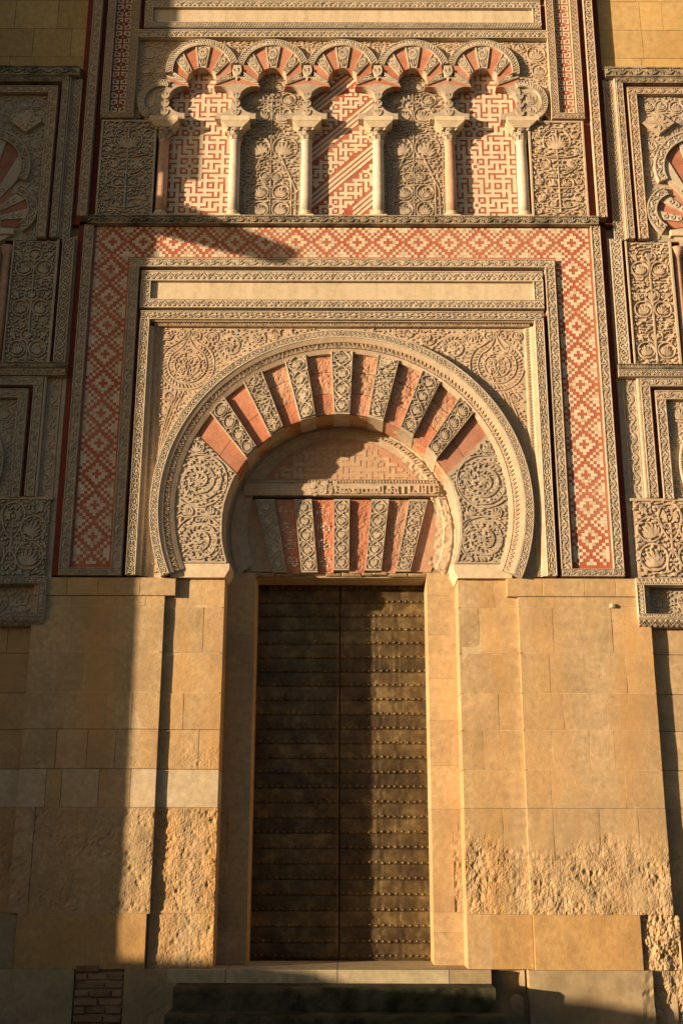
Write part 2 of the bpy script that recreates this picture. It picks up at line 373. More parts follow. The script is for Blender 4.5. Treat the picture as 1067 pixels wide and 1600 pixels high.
# --- panels
class Panel:
    """Arabesque panel: strokes placed by hand or packed, gaps filled with leaves; an occupancy grid keeps it from clotting"""
    def __init__(s, x0, x1, z0, z1, inside=None, seed=1, cell=0.012):
        s.b = (x0, x1, z0, z1); s.rel = Rel(); s.rng = random.Random(seed); s.c = cell
        s.nx = int((x1 - x0) / cell) + 2; s.nz = int((z1 - z0) / cell) + 2
        s.occ = np.zeros((s.nx, s.nz), bool); s.inside = inside
        if inside:
            for i in range(s.nx):
                for j in range(s.nz):
                    if not inside(x0 + i * cell, z0 + j * cell): s.occ[i, j] = True
    def mark(s, pts, w):
        k = max(0, int(w / 2 / s.c + 0.45))
        for a, b in zip(pts[:-1], pts[1:]):
            n = max(1, int(math.hypot(b[0] - a[0], b[1] - a[1]) / s.c))
            for q in range(n + 1):
                i = int((a[0] + (b[0] - a[0]) * q / n - s.b[0]) / s.c + 0.5); j = int((a[1] + (b[1] - a[1]) * q / n - s.b[2]) / s.c + 0.5)
                if i + k >= 0 and j + k >= 0: s.occ[max(0, i - k):i + k + 1, max(0, j - k):j + k + 1] = True
    def free(s, pts, w):
        k = max(0, int(w / 2 / s.c))
        for (x, z) in pts:
            i = int((x - s.b[0]) / s.c + 0.5); j = int((z - s.b[2]) / s.c + 0.5)
            if i - k < 0 or j - k < 0 or i + k >= s.nx or j + k >= s.nz: return False
            if s.occ[i - k:i + k + 1, j - k:j + k + 1].any(): return False
        return True
    def stroke(s, pts, w, taper=None):
        if s.inside:                                   # clip to the panel
            run = []
            for p in pts:
                if s.inside(*p): run.append(p)
                else:
                    if len(run) > 1: s.rel.stroke(run, w, taper); s.mark(run, w)
                    run = []
            if len(run) > 1: s.rel.stroke(run, w, taper); s.mark(run, w)
        else: s.rel.stroke(pts, w, taper); s.mark(pts, w)
    def leaf(s, p, ang, ln, w, bend=0.5, k=4, check=False):
        pts = []; x, y = p; a = ang
        for i in range(k + 1):
            pts.append((x, y)); x += math.cos(a) * ln / k; y += math.sin(a) * ln / k; a += bend / k
        if check and not s.free(pts[1:], w * 0.45): return False
        if s.inside and not all(s.inside(*q) for q in pts): return False
        s.rel.stroke(pts, w, 'leaf'); s.mark(pts, w * 0.8); return True
    def medallion(s, c, r, w=0.016, leaves=True, turns=None, sgn=1):
        """spiral vine with leaves on both sides, as in the arch haunches"""
        turns = turns or max(1.3, r / 0.105); k = int(turns * 16)
        sp = spiral(c, r, r * 0.16, s.rng.random() * 6.3, sgn * turns, k)
        s.stroke(sp, w)
        gap = r * 0.84 / turns
        if leaves:
            L = 0; step = gap * 0.72
            for i in range(1, len(sp)):
                d = math.hypot(sp[i][0] - sp[i - 1][0], sp[i][1] - sp[i - 1][1]); L += d
                if L > step:
                    L = 0; t = math.atan2(sp[i][1] - sp[i - 1][1], sp[i][0] - sp[i - 1][0])
                    s.leaf(sp[i], t + sgn * 0.55, gap * 1.0, gap * 0.30, sgn * 0.7, 3); s.leaf(sp[i], t + sgn * 1.35, gap * 0.8, gap * 0.30, sgn * 0.3, 3)
        for a in range(5): s.leaf(c, a * 1.2566, r * 0.15, r * 0.08, 0, 2)
    def palmette(s, c, r, ang=math.pi / 2, n=7, w=0.016, ring=True):
        if ring: s.stroke(circ(c, r, 18, ang - math.pi, ang + math.pi), w)
        b = (c[0] - math.cos(ang) * r * 0.72, c[1] - math.sin(ang) * r * 0.72)
        for i in range(n):
            a = (i / (n - 1) - 0.5) * 2.3
            s.leaf(b, ang + a * 1.0, r * (1.42 - abs(a) * 0.42), r * min(0.26, 1.5 / n), -a * 0.55, 4)
    def pack(s, radii, tries=300, sym=None, kind='palm', w=0.014):
        x0, x1, z0, z1 = s.b; done = []
        for r in radii:
            for _ in range(tries):
                cx = s.rng.uniform(x0 + r, x1 - r); cz = s.rng.uniform(z0 + r, z1 - r)
                if sym is not None and cx > sym - r * 0.9: continue
                probe = circ((cx, cz), r, 14) + circ((cx, cz), r * 0.55, 8) + [(cx, cz)]
                if s.free(probe, 0.02):
                    for q in ([(cx, cz)] if sym is None else [(cx, cz), (2 * sym - cx, cz)]):
                        ang = math.pi / 2 + (0.5 if q[0] < (sym if sym is not None else 0) else -0.5)
                        if kind == 'palm': s.palmette(q, r, ang, 5 if r < 0.07 else 7, w)
                        else: s.medallion(q, r, w, sgn=1 if q[0] < (sym or 0) else -1)
                    done.append((cx, cz, r)); break
        return done
    def fill(s, ln=0.055, w=0.02, tries=1500, sym=None):
        ln *= 0.78; w *= 0.8; tries = int(tries * 1.7)
        x0, x1, z0, z1 = s.b
        for i in range(tries):
            cx = s.rng.uniform(x0, x1 if sym is None else sym); cz = s.rng.uniform(z0, z1)
            a = s.rng.uniform(0, 2 * math.pi); f = s.rng.uniform(0.55, 1.1) * (1.2 - 0.6 * i / tries); bd = s.rng.choice((-1.0, 1.0))
            if s.leaf((cx, cz), a, ln * f, w * (0.8 + 0.4 * f), bd, 3, check=True) and sym is not None:
                pts_a = math.pi - a
                s.leaf((2 * sym - cx, cz), pts_a, ln * f, w * (0.8 + 0.4 * f), -bd, 3)
    def put(s, mb, y, h, mi=0, d=0.6):
        V, F = s.rel.arr()
        wear = np.clip(1 + 0.35 * np.sin(V[:, 0] * 17 + 3 * np.sin(V[:, 1] * 7)) * np.sin(V[:, 1] * 13 + 2 * np.sin(V[:, 0] * 9)), 0.55, 1.12)
        O = np.stack([V[:, 0], y + h - V[:, 2] * h * d * wear, V[:, 1]], 1)
        mb.rel(jitter(O, 0.001), F, mi); return mb

def tree_panel(x0, x1, z0, z1, seed, rows=3, w=0.015):
    """symmetrical tree-of-life panel: a stem, paired round palmettes and leafy gaps"""
    p = Panel(x0, x1, z0, z1, None, seed); W = x1 - x0; H = z1 - z0; cx = (x0 + x1) / 2
    p.stroke([(cx, z0 + 0.02), (cx, z1 - H * 0.10)], w * 1.4)
    rh = H / rows; r = min(W * 0.205, rh * 0.36)
    for k in range(rows):
        zc = z0 + rh * (k + 0.34)
        for sg in (-1, 1):
            c = (cx + sg * W * 0.24, zc)
            p.stroke(circ(c, r, 20), w); p.palmette(c, r * 0.92, math.pi / 2 - sg * 0.35, 7, w, ring=False)
            p.stroke(curve((cx, zc + r * 0.5), (cx + sg * W * 0.02, zc + r * 1.3), (cx + sg * W * 0.24, zc + r)), w)
            p.stroke(curve((cx, zc + r * 0.9), (cx + sg * W * 0.2, zc + r * 1.2), (cx + sg * W * 0.17, zc + r * 1.95), 8), w)
            p.stroke(curve((cx + sg * W * 0.17, zc + r * 1.95), (cx + sg * W * 0.12, zc + r * 2.5), (cx, zc + r * 2.5), 6), w)
            p.leaf((cx + sg * W * 0.30, zc + r * 1.15), math.pi / 2 - sg * 0.6, r * 1.0, r * 0.34, sg * 1.0)
            p.leaf((cx + sg * W * 0.36, zc + r * 1.55), math.pi / 2 - sg * 0.9, r * 0.7, r * 0.3, sg * 1.0)
        for a in (-0.55, 0, 0.55): p.leaf((cx, zc + r * 1.25), math.pi / 2 + a, r * 1.0, r * 0.3, -a, 4)
    p.fill(0.06, 0.022, 2600, cx)
    return p
def vine_panel(x0, x1, z0, z1, seed, sizes=(0.11, 0.11, 0.09, 0.09, 0.07, 0.07, 0.055, 0.055, 0.04), w=0.014):
    p = Panel(x0, x1, z0, z1, None, seed); cx = (x0 + x1) / 2
    p.stroke([(cx, z0 + 0.02), (cx, z1 - 0.03)], w)
    d = p.pack(sizes, 260, cx, 'palm', w)
    for (a, b, r) in d:
        for sg in (1, -1):
            xx = a if sg == 1 else 2 * cx - a
            p.stroke(curve((cx, b - r * 1.2), ((cx + xx) / 2, b - r * 1.5), (xx, b - r), 5), w * 0.8)
    p.fill(0.055, 0.02, 2600, cx)
    return p

def voussoir_relief(w, L, seed):
    """carving for one wedge in a w x L rectangle: u in -1..1, t in 0..1"""
    p = Panel(-w / 2, w / 2, 0, L, None, seed, 0.008); rg = random.Random(seed)
    for sgn in (-1, 1): p.stroke([(sgn * w * 0.47, 0.005), (sgn * w * 0.47, L - 0.005)], 0.011)
    p.stroke([(-w * 0.45, 0.008), (w * 0.45, 0.008)], 0.011)
    n = max(2, round(L / (w * 0.95))); st = L / n; mode = seed % 3
    for q in range(n):
        c = (0, st * (q + 0.5)); r = min(w * 0.36, st * 0.42)
        if mode == 0: p.palmette(c, r, math.pi / 2, 7, 0.011)
        elif mode == 1:
            for sgn in (-1, 1): p.stroke([(sgn * w * 0.38 * math.sin(math.pi * t), st * q + st * t) for t in np.linspace(0, 1, 12)], 0.012)
            for aa in (-0.6, -0.25, 0.25, 0.6): p.leaf((0, c[1] - st * 0.3), math.pi / 2 + aa, st * 0.55, 0.022, -aa)
            for sgn in (-1, 1): p.leaf((sgn * w * 0.42, st * q - 0.02), math.pi / 2 + sgn * 0.3, st * 0.22, 0.02, 0)
        else:
            p.stroke(spiral(c, r, r * 0.25, rg.uniform(0, 6), rg.choice((-1.3, 1.3)), 20), 0.011)
            p.stroke([(w * 0.4 * (-1) ** q, st * q), (-w * 0.4 * (-1) ** q, st * (q + 1))][:2], 0.01)
            for _ in range(7): p.leaf((c[0] + rg.uniform(-r, r) * 0.4, c[1] + rg.uniform(-r, r) * 0.4), rg.uniform(0, 6.28), r * 0.7, 0.02, rg.choice((-1, 1)), 3)
    p.fill(0.05, 0.018, 700)
    V, F = p.rel.arr(); V = V.copy(); V[:, 0] = np.clip(V[:, 0] / (w / 2), -0.97, 0.97); V[:, 1] = np.clip(V[:, 1] / L, 0.01, 0.99)
    return V, F

# ------------------------------------------------------------------ masonry
RNG = random.Random(7)
def pit(x, z, amp, f=20.0):
    # alveolar weathering: rounded hollows of two sizes with thin ribs left between them
    v = Vector((x * f * 0.9 + 0.4 * noise.noise(Vector((x * 9, 1, z * 9))), 3.1, z * f * 0.7))
    d1 = noise.voronoi(v)[0][0]; d2 = noise.voronoi(v * 2.3)[0][0]
    big = noise.fractal(Vector((x * 4, 2, z * 4)), 1.0, 2.0, 3)
    return amp * (0.75 * max(0.0, 0.55 - d1) * (1.0 + 1.4 * big) + 0.4 * max(0.0, 0.5 - d2) + 0.6 * big + 0.16 * noise.noise(Vector((x * 60, 2, z * 45))))
def erosion(x, z):
    """how far weathering has eaten the stone at (x, z) of the lower wall, 0..1"""
    e = 0.0
    n = noise.noise(Vector((x * 1.6, 0.7, z * 1.6))) * 0.35 + noise.noise(Vector((x * 6, 2.7, z * 6))) * 0.14
    if x > 1.2: e = min(1, max(0, (2.02 + n - z) / 0.30)) * min(1, max(0, (z - 1.20) / 0.03))
    if 1.25 < x < 1.95: e = max(e, min(1, max(0, (2.15 + n * 1.4 - z) / 0.5)) * min(1, max(0, (z - 1.22) / 0.05)))
    if x < -1.2: e = max(e, min(1, max(0, (2.27 - z) / 0.04)) * min(1, max(0, (z - 1.22) / 0.03)) * (0.75 if x < -1.9 else 0.9), 
                         min(1, max(0, (2.95 + n - z) / 0.2)) * min(1, max(0, (z - 2.66) / 0.03)) * 0.45)
    e *= 0.35 + 0.65 * min(1, max(0, 0.75 + 1.3 * noise.noise(Vector((x * 3.1, 5.5, z * 3.1)))))
    if -1.9 < x < -1.2 and z < 1.22: e = 0.6
    if x > 3.0 and z < 1.25: e = 1.0
    return e
def stone_block(parent, x0, x1, z0, z1, y, back, mat, rough=0.004, gap=0.0007, amp=None, dx=None):
    mid = erosion((x0 + x1) / 2, (z0 + z1) / 2); mx = max(mid, *[erosion(a, b) for a in (x0 + 0.05, x1 - 0.05) for b in (z0 + 0.06, z1 - 0.06)])
    dx = dx or (0.009 if mx > 0.15 else 0.09)
    if z0 > 2.2 and y < 0.2: gap = 0.0028
    sx = RNG.uniform(0, 50); off = RNG.uniform(-0.0012, 0.0012)
    X0, X1, Z0, Z1 = x0 + gap, x1 - gap, z0 + gap, z1 - gap
    def fy(x, z):
        e = min(x - X0, X1 - x, z - Z0, Z1 - z)
        ed = 0.0012 * max(0, 1 - e / 0.012)
        er = erosion(x, z) if mx > 0.15 else 0
        base = rough * noise.noise(Vector((x * 4 + sx, 0.3, z * 4)))
        if er > 0: base += er * (0.004 + pit(x, z, amp or 0.032))
        if X1 - x < 1e-6 or x - X0 < 1e-6: base = min(base, 0.012)
        return y + off + ed + base
    return MB().grid(X0, X1, Z0, Z1, fy, dx, back).build('stone_block', mat, parent)

ROWS = [0.70, 1.22, 1.75, 2.26, 2.65, 3.06, 3.45, 3.88, 4.385, 4.497]
def course(parent, xa, xb, z0, z1, y, back, mat, wmin=0.24, wmax=0.55, pale=0.0):
    x = xa
    while x < xb - 1e-4:
        w = RNG.uniform(wmin, wmax)
        if RNG.random() < 0.15: w *= 1.6
        x2 = x + w
        if xb - x2 < wmin * 0.8: x2 = xb
        x2 = min(x2, xb)
        mm = M['pale'] if RNG.random() < pale else mat
        stone_block(parent, x, x2, z0, z1, y, back, mm)
        x = x2

# ------------------------------------------------------------------ large structure
MB().add([(-60, -60, 0.12), (60, -60, 0.12), (60, 1.0, 0.12), (-60, 1.0, 0.12)], [(0, 1, 2, 3)]).build('street', M['paving'], kind='structure')

core = thing('facade_wall', 'tall stone facade wall with red painted grooves between the carved frames', 'wall')
b = MB()
b.box(-6.0, -1.36, 0.16, 1.4, 0.1, 6.9); b.box(1.36, 6.0, 0.16, 1.4, 0.1, 6.9); b.box(-6.0, 6.0, 0.16, 1.4, 6.9, 14.5)
b.box(-1.355, 1.355, 1.0, 1.4, 0.1, 6.895)
b.build('masonry_core', M['mortar'], core)
for sg in (-1, 1):
    X = lambda a, c: (min(sg * a, sg * c), max(sg * a, sg * c))
    MB().box(*X(2.36, 2.41), 0.045, 0.155, 4.74, 8.49).build('red_groove', M['red'], core)
    MB().box(*X(3.10, 3.195), 0.07, 0.155, 4.74, 9.10).build('red_groove', M['red'], core)
    MB().cbox(*X(3.196, 3.40), 0.062, 0.157, 4.16, 8.95, 0.006).build('edge_strip', M['carved'], core)
    MB().box(*X(3.01, 3.09), 0.04, 0.155, 9.17, 14.0).build('red_groove', M['red'], core)
    MB().box(*X(3.19, 3.30), 0.075, 0.155, 9.12, 14.0).build('red_groove', M['red'], core)
    MB().box(*X(2.53, 2.60), 0.045, 0.155, 11.87, 14.0).build('red_groove', M['red'], core)
MB().box(-2.359, 2.359, 0.045, 0.155, 7.89, 7.96).build('red_groove', M['red'], core)
MB().box(-2.409, 2.409, 0.045, 0.155, 8.43, 8.489).build('red_groove', M['red'], core)
MB().box(-2.6, 2.6, 0.035, 0.155, 11.86, 11.895).build('red_groove', M['red'], core)

# lower ashlar walls, one on each side of the door
for sg in (-1, 1):
    wall = thing('ashlar_wall', 'shaded sandstone ashlar wall below the carved frames, with a patch of pale blocks' if sg < 0 else
                 'sunlit sandstone ashlar wall below the carved frames, pitted near its foot', 'wall')
    X = lambda a, c: (min(sg * a, sg * c), max(sg * a, sg * c))
    MB().box(*X(1.95, 3.352), 0.07, 0.158, 0.10, 4.69).build('mortar_bed', M['mortar'], wall)
    MB().box(*X(3.30, 5.5), 0.135, 0.159, 0.10, 11.4).build('mortar_bed', M['mortar'], wall)
    for k in range(len(ROWS) - 1):
        z0, z1 = ROWS[k], ROWS[k + 1]
        if k == 0: continue
        pale = 0.55 if (sg < 0 and k == 3) else 0.0
        if sg < 0 and k in (1, 2):
            if k == 1:
                for a, c in ((-3.36, -3.16), (-3.155, -1.925)): stone_block(wall, a, c, ROWS[1], ROWS[3], 0, 0.15, M['ashlar'])
            a, c = X(3.36, 5.4); course(wall, a, c, z0, z1, 0.10, 0.155, M['ashlar']); continue
        if sg < 0 and k == 3:
            for a, c, q in ((-3.36, -3.07, 1), (-3.07, -2.91, 0), (-2.91, -2.52, 1), (-2.52, -2.19, 0), (-2.19, -1.925, 1)):
                stone_block(wall, a, c, z0, z1, 0.0, 0.15, M['pale'] if q else M['ashlar'])
            a, c = X(3.36, 5.4); course(wall, a, c, z0, z1, 0.10, 0.155, M['pale'], 0.3, 0.6); continue
        a, c = X(1.925, 3.36); course(wall, a, c, z0, z1, 0.0, 0.15, M['ashlar'], 0.26, 0.5, pale)
        a, c = X(3.36, 5.4); course(wall, a, c, z0, z1, 0.10, 0.155, M['ashlar'], 0.3, 0.6)
    # plain band under the frames, running out over the pilaster
    xs = [1.81, 2.2, 2.66, 3.0, 3.36]
    for a, c in zip(xs[:-1], xs[1:]):
        MB().cbox(*X(a + 0.001, c - 0.001), -0.012, 0.15, 4.50, 4.70, 0.004).build('band_block', M['white_stone'] if 0 else M['ashlar'], wall)
    if sg > 0: MB().box(1.955, 3.345, 0.0036, 0.06, 2.262, 4.495).build('mortar_bed', M['mortar'], wall)
    else: MB().box(-3.345, -1.955, 0.0036, 0.06, 3.07, 4.495).build('mortar_bed', M['mortar'], wall)
    if sg < 0:
        stone_block(wall, -5.4, -3.27, 0.70, 1.22, 0.03, 0.155, M['plinth'])
        stone_block(wall, -3.26, -1.955, 0.70, 1.22, 0.0, 0.15, M['ochre'], rough=0.012, dx=0.05)
        stone_block(wall, -5.4, -2.645, 0.12, 0.70, -0.01, 0.15, M['plinth'], rough=0.02, dx=0.05)
        stone_block(wall, -2.145, -1.62, 0.12, 0.70, -0.02, 0.15, M['plinth'], rough=0.012, dx=0.05)
    else:
        stone_block(wall, 1.945, 3.02, 0.70, 1.22, -0.004, 0.15, M['ochre'], rough=0.010, dx=0.04)
        stone_block(wall, 3.03, 3.42, 0.70, 1.22, 0.03, 0.155, M['ashlar'], rough=0.05, amp=0.06)
        stone_block(wall, 3.43, 5.0, 0.70, 1.22, 0.09, 0.155, M['ashlar'], rough=0.03, amp=0.05)
        stone_block(wall, 1.87, 3.10, 0.12, 0.70, -0.03, 0.15, M['plinth'], rough=0.014, dx=0.04)
        stone_block(wall, 3.11, 5.0, 0.12, 0.70, 0.05, 0.155, M['ashlar'], rough=0.03, amp=0.05)
        stone_block(wall, 1.53, 1.85, 0.12, 0.70, 0.13, 0.3, M['plinth'], rough=0.09, dx=0.02)
        MB().lathe([(0.03, 4.375), (0.034, 4.40), (0.022, 4.42)], 2.95, -0.01, 7).build('broken_peg', M['pale'], wall)

patch = thing('brick_patch', 'small patch of worn red bricks low in the shaded wall', 'brickwork')
MB().box(-2.64, -2.15, 0.03, 0.15, 0.12, 0.70).build('mortar_bed', M['plinth'], patch)
zz = 0.13; k = 0
while zz < 0.68:
    x = -2.636
    cut = [(0.15, 0.22, 0.112), (0.30, 0.182), (0.12, 0.20, 0.162), (0.24, 0.242)][k % 4]
    for w in cut:
        d = RNG.uniform(-0.012, 0.02)
        MB().cbox(x + 0.006, x + w - 0.004, -0.005 + d, 0.05, zz + RNG.uniform(0, 0.006), zz + 0.058 + RNG.uniform(0, 0.008), 0.01).build('brick', M['old_brick'], patch)
        x += w
    zz += 0.077; k += 1

# pilasters and jambs
for sg in (-1, 1):
    X = lambda a, c: (min(sg * a, sg * c), max(sg * a, sg * c))
    pl = thing('pilaster', 'flat stone pilaster crossed by a narrow shadow, carrying the shaded haunch of the arch' if sg < 0 else
               'flat stone pilaster in full sun, carrying the sunlit haunch of the arch', 'pilaster', 'pilasters beside the door')
    MB().box(*X(1.30, 1.94), 0.13, 0.50, 0.70, 4.69).build('mortar_bed', M['mortar'], pl)
    MB().box(*X(1.31, 1.93), 0.0636, 0.12, 3.07 if sg < 0 else 2.262, 4.69).build('mortar_bed', M['mortar'], pl)
    for k in range(len(ROWS) - 1):
        z0, z1 = ROWS[k], ROWS[k + 1] if k < len(ROWS) - 2 else 4.70
        if k == 0:
            sp = (1.28, 1.53, 1.94)
        else:
            sp = [(1.28, 1.94), (1.28, 1.50, 1.94), (1.28, 1.68, 1.94)][k % 3]
        for a, c in zip(sp[:-1], sp[1:]):
            a2, c2 = X(a, c)
            mat = M['ochre'] if (k == 0 and sg > 0 and a > 1.4) else (M['pale'] if (sg < 0 and k == 3) else M['ashlar'])
            stone_block(pl, a2, c2, z0, z1, 0.06, 0.49, mat)
    jb = thing('door_jamb', 'narrow stone door jamb in deep shade' if sg < 0 else 'narrow stone door jamb glowing in the sun', 'door jamb', 'jambs of the bronze door')
    MB().box(*X(0.985, 1.36), 0.48, 1.0, 0.70, 4.86).build('mortar_bed', M['mortar'], jb)
    rows = [0.70, 1.02, 1.22, 2.26, 2.72, 3.2, 3.66, 4.15, 4.6, 4.86]
    for z0, z1 in zip(rows[:-1], rows[1:]):
        a, c = X(0.97, 1.355); stone_block(jb, a, c, z0, z1, 0.42, 0.95, M['ashlar'])

# steps and threshold
st = thing('entrance_steps', 'mossy dark stone steps with a pale threshold below the door', 'steps')
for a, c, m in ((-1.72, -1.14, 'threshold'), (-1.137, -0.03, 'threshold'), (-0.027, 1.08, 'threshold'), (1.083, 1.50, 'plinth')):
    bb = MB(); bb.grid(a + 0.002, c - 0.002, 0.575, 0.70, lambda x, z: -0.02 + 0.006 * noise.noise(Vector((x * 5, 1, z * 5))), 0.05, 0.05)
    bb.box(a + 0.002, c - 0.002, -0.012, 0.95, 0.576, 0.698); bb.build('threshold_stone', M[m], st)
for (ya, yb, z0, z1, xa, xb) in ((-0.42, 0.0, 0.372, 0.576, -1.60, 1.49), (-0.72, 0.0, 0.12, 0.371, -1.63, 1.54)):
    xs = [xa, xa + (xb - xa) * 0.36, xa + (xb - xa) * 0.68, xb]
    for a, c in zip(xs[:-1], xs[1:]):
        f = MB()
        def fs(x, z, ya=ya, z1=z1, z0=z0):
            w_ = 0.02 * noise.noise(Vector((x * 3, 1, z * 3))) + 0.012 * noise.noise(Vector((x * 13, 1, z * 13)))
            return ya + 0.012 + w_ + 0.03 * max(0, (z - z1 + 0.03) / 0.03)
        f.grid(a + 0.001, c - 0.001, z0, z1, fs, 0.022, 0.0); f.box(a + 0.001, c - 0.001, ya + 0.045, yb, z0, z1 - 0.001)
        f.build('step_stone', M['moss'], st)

# ------------------------------------------------------------------ the bronze door
door = thing('double_door', 'tall double door sheathed in studded bronze strips, half of it sunlit', 'door')
MB().box(-1.03, 1.03, 0.905, 0.99, 0.70, 4.95).build('door_backing', M['dark_stone'], door)
for sg in (-1, 1):
    leafo = MB().box(-1.022 if sg < 0 else -0.008, -0.022 if sg < 0 else 1.012, 0.893, 0.904, 0.705, 4.93).build('door_leaf', M['dark_stone'], door)
    x0, x1 = (-1.02, -0.024) if sg < 0 else (-0.006, 1.01)
    n = 26; zs = np.linspace(0.715, 4.93, n + 1)
    for k in range(n):
        sd_ = RNG.uniform(0, 99); cr = [x0 + (x1 - x0) * t for t in (RNG.uniform(0.36, 0.46), RNG.uniform(0.58, 0.68), RNG.uniform(0.75, 0.92))]
        def fy(x, z, sd_=sd_, cr=cr, z0=zs[k], z1=zs[k + 1]):
            t = (z - z0) / (z1 - z0)
            y = 0.880 + 0.0015 * (2 * t - 1) ** 2 + 0.006 * noise.noise(Vector((x * 7 + sd_, 0, z * 9)))
            for q, c0 in enumerate(cr):
                d = x - c0 - 0.02 * noise.noise(Vector((z * 6, q, sd_)))
                y += (0.007, 0.006, 0.004)[q] * math.exp(-(d / 0.016) ** 2) * (1 if d > 0 else -1) * 1.2
            return y
        MB().grid(x0, x1, zs[k], zs[k + 1] - 0.0012, fy, 0.021, 0.892).build('metal_strip', M['bronze'], leafo, smooth=True)
    b = MB()
    for k in range(n):
        z = zs[k] + (0.02 if k else 0.035); m = 14
        for i in range(m):
            x = x0 + (x1 - x0) * (i + 0.5) / m + RNG.uniform(-0.006, 0.006); z_ = z + RNG.uniform(-0.006, 0.006); r = RNG.uniform(0.0165, 0.0205)
            vs_ = []; fs_ = []
            for q, (rr, yy) in enumerate(((1.0, 0.0), (0.8, 0.55), (0.4, 0.9))):
                for t in range(8): vs_.append((x + rr * r * math.cos(t * 0.7854), 0.885 - yy * r * 1.15, z_ + rr * r * math.sin(t * 0.7854)))
            for q in range(2):
                for t in range(8): fs_.append((q * 8 + t, q * 8 + (t + 1) % 8, (q + 1) * 8 + (t + 1) % 8, (q + 1) * 8 + t))
            fs_.append(tuple(range(16, 24))); b.add(vs_, fs_)
    b.build('studs', M['stud'], leafo, smooth=True, kind='stuff')
    if sg < 0:
        b = MB(); c = (-0.21, 2.33)
        for i in range(16):
            a0, a1 = 2 * math.pi * i / 16, 2 * math.pi * (i + 1) / 16
            vs_ = []
            for a in (a0, a1):
                for q in range(6):
                    t = q * math.pi / 3; rr = 0.075 + 0.011 * math.cos(t)
                    vs_.append((c[0] + rr * math.cos(a), 0.865 + 0.011 * math.sin(t), c[1] + rr * math.sin(a)))
            b.add(vs_, [(q, (q + 1) % 6, (q + 1) % 6 + 6, q + 6) for q in range(6)])
        b.box(c[0] - 0.02, c[0] + 0.02, 0.85, 0.885, c[1] + 0.06, c[1] + 0.10)
        b.build('ring_handle', M['dark_stone'], leafo)

_fr = random.Random(12); FDIR = {}
for _a in range(4):
    for _c in range(4):
        _d = _fr.randrange(4); _p = (_a, _c)
        for _ in range(4):                         # four-fold turning symmetry of the repeat
            FDIR[_p] = _d; _p = (7 - _p[1], _p[0]); _d = (_d + 1) % 4
def fret(i, j):
    """True where the fret is cream: red lines one piece wide on a lattice, each node sending out one line"""
    fi, fj = i % 16 - 7, j % 16 - 7
    if abs(fi) <= 2 and abs(fj) <= 2: return (abs(fi) + abs(fj)) in (0, 1, 2, 4) and not (fi == 0 and fj == 0)
    if i % 2 == 0 and j % 2 == 0: return False
    if i % 2 and j % 2: return True
    for di, dj, k in ((-1, 0, 0), (0, -1, 1), (1, 0, 2), (0, 1, 3)):
        a, c = i + di, j + dj
        if a % 2 == 0 and c % 2 == 0 and FDIR[(a // 2 % 8, c // 2 % 8)] == k: return False
    return True
def fret_pieces(mb, x0, x1, z0, z1, g, y, inside=None, keep=1.0, seed=1):
    rg = random.Random(seed)                       # red lines (even places) are narrower than the cream between them
    nx = int((x1 - x0) / g); nz = int((z1 - z0) / g); ox = (x0 + x1) / 2 - nx * g / 2
    def at(i): return ((i // 2) * 2 + (i % 2) * 0.76) * g
    def cream(i, j):
        if not fret(i, j): return False
        if inside is None: return True
        a, c, zb, zt = ox + at(i), ox + at(i + 1), z0 + at(j), z0 + at(j + 1)
        return inside(a, zb) and inside(c, zb) and inside(a, zt) and inside(c, zt)
    for j in range(nz):
        i = 0
        while i < nx:
            if cream(i, j):
                k = i
                while k < nx and cream(k, j): k += 1
                a, c, zb, zt = ox + at(i), ox + at(k), z0 + at(j), z0 + at(j + 1)
                if rg.random() < keep:
                    mb.box(a + 0.0003, c - 0.0003, y + rg.uniform(-0.0006, 0.0006), y + 0.01, zb + 0.0002, zt - 0.0002)
                i = k
            else: i += 1

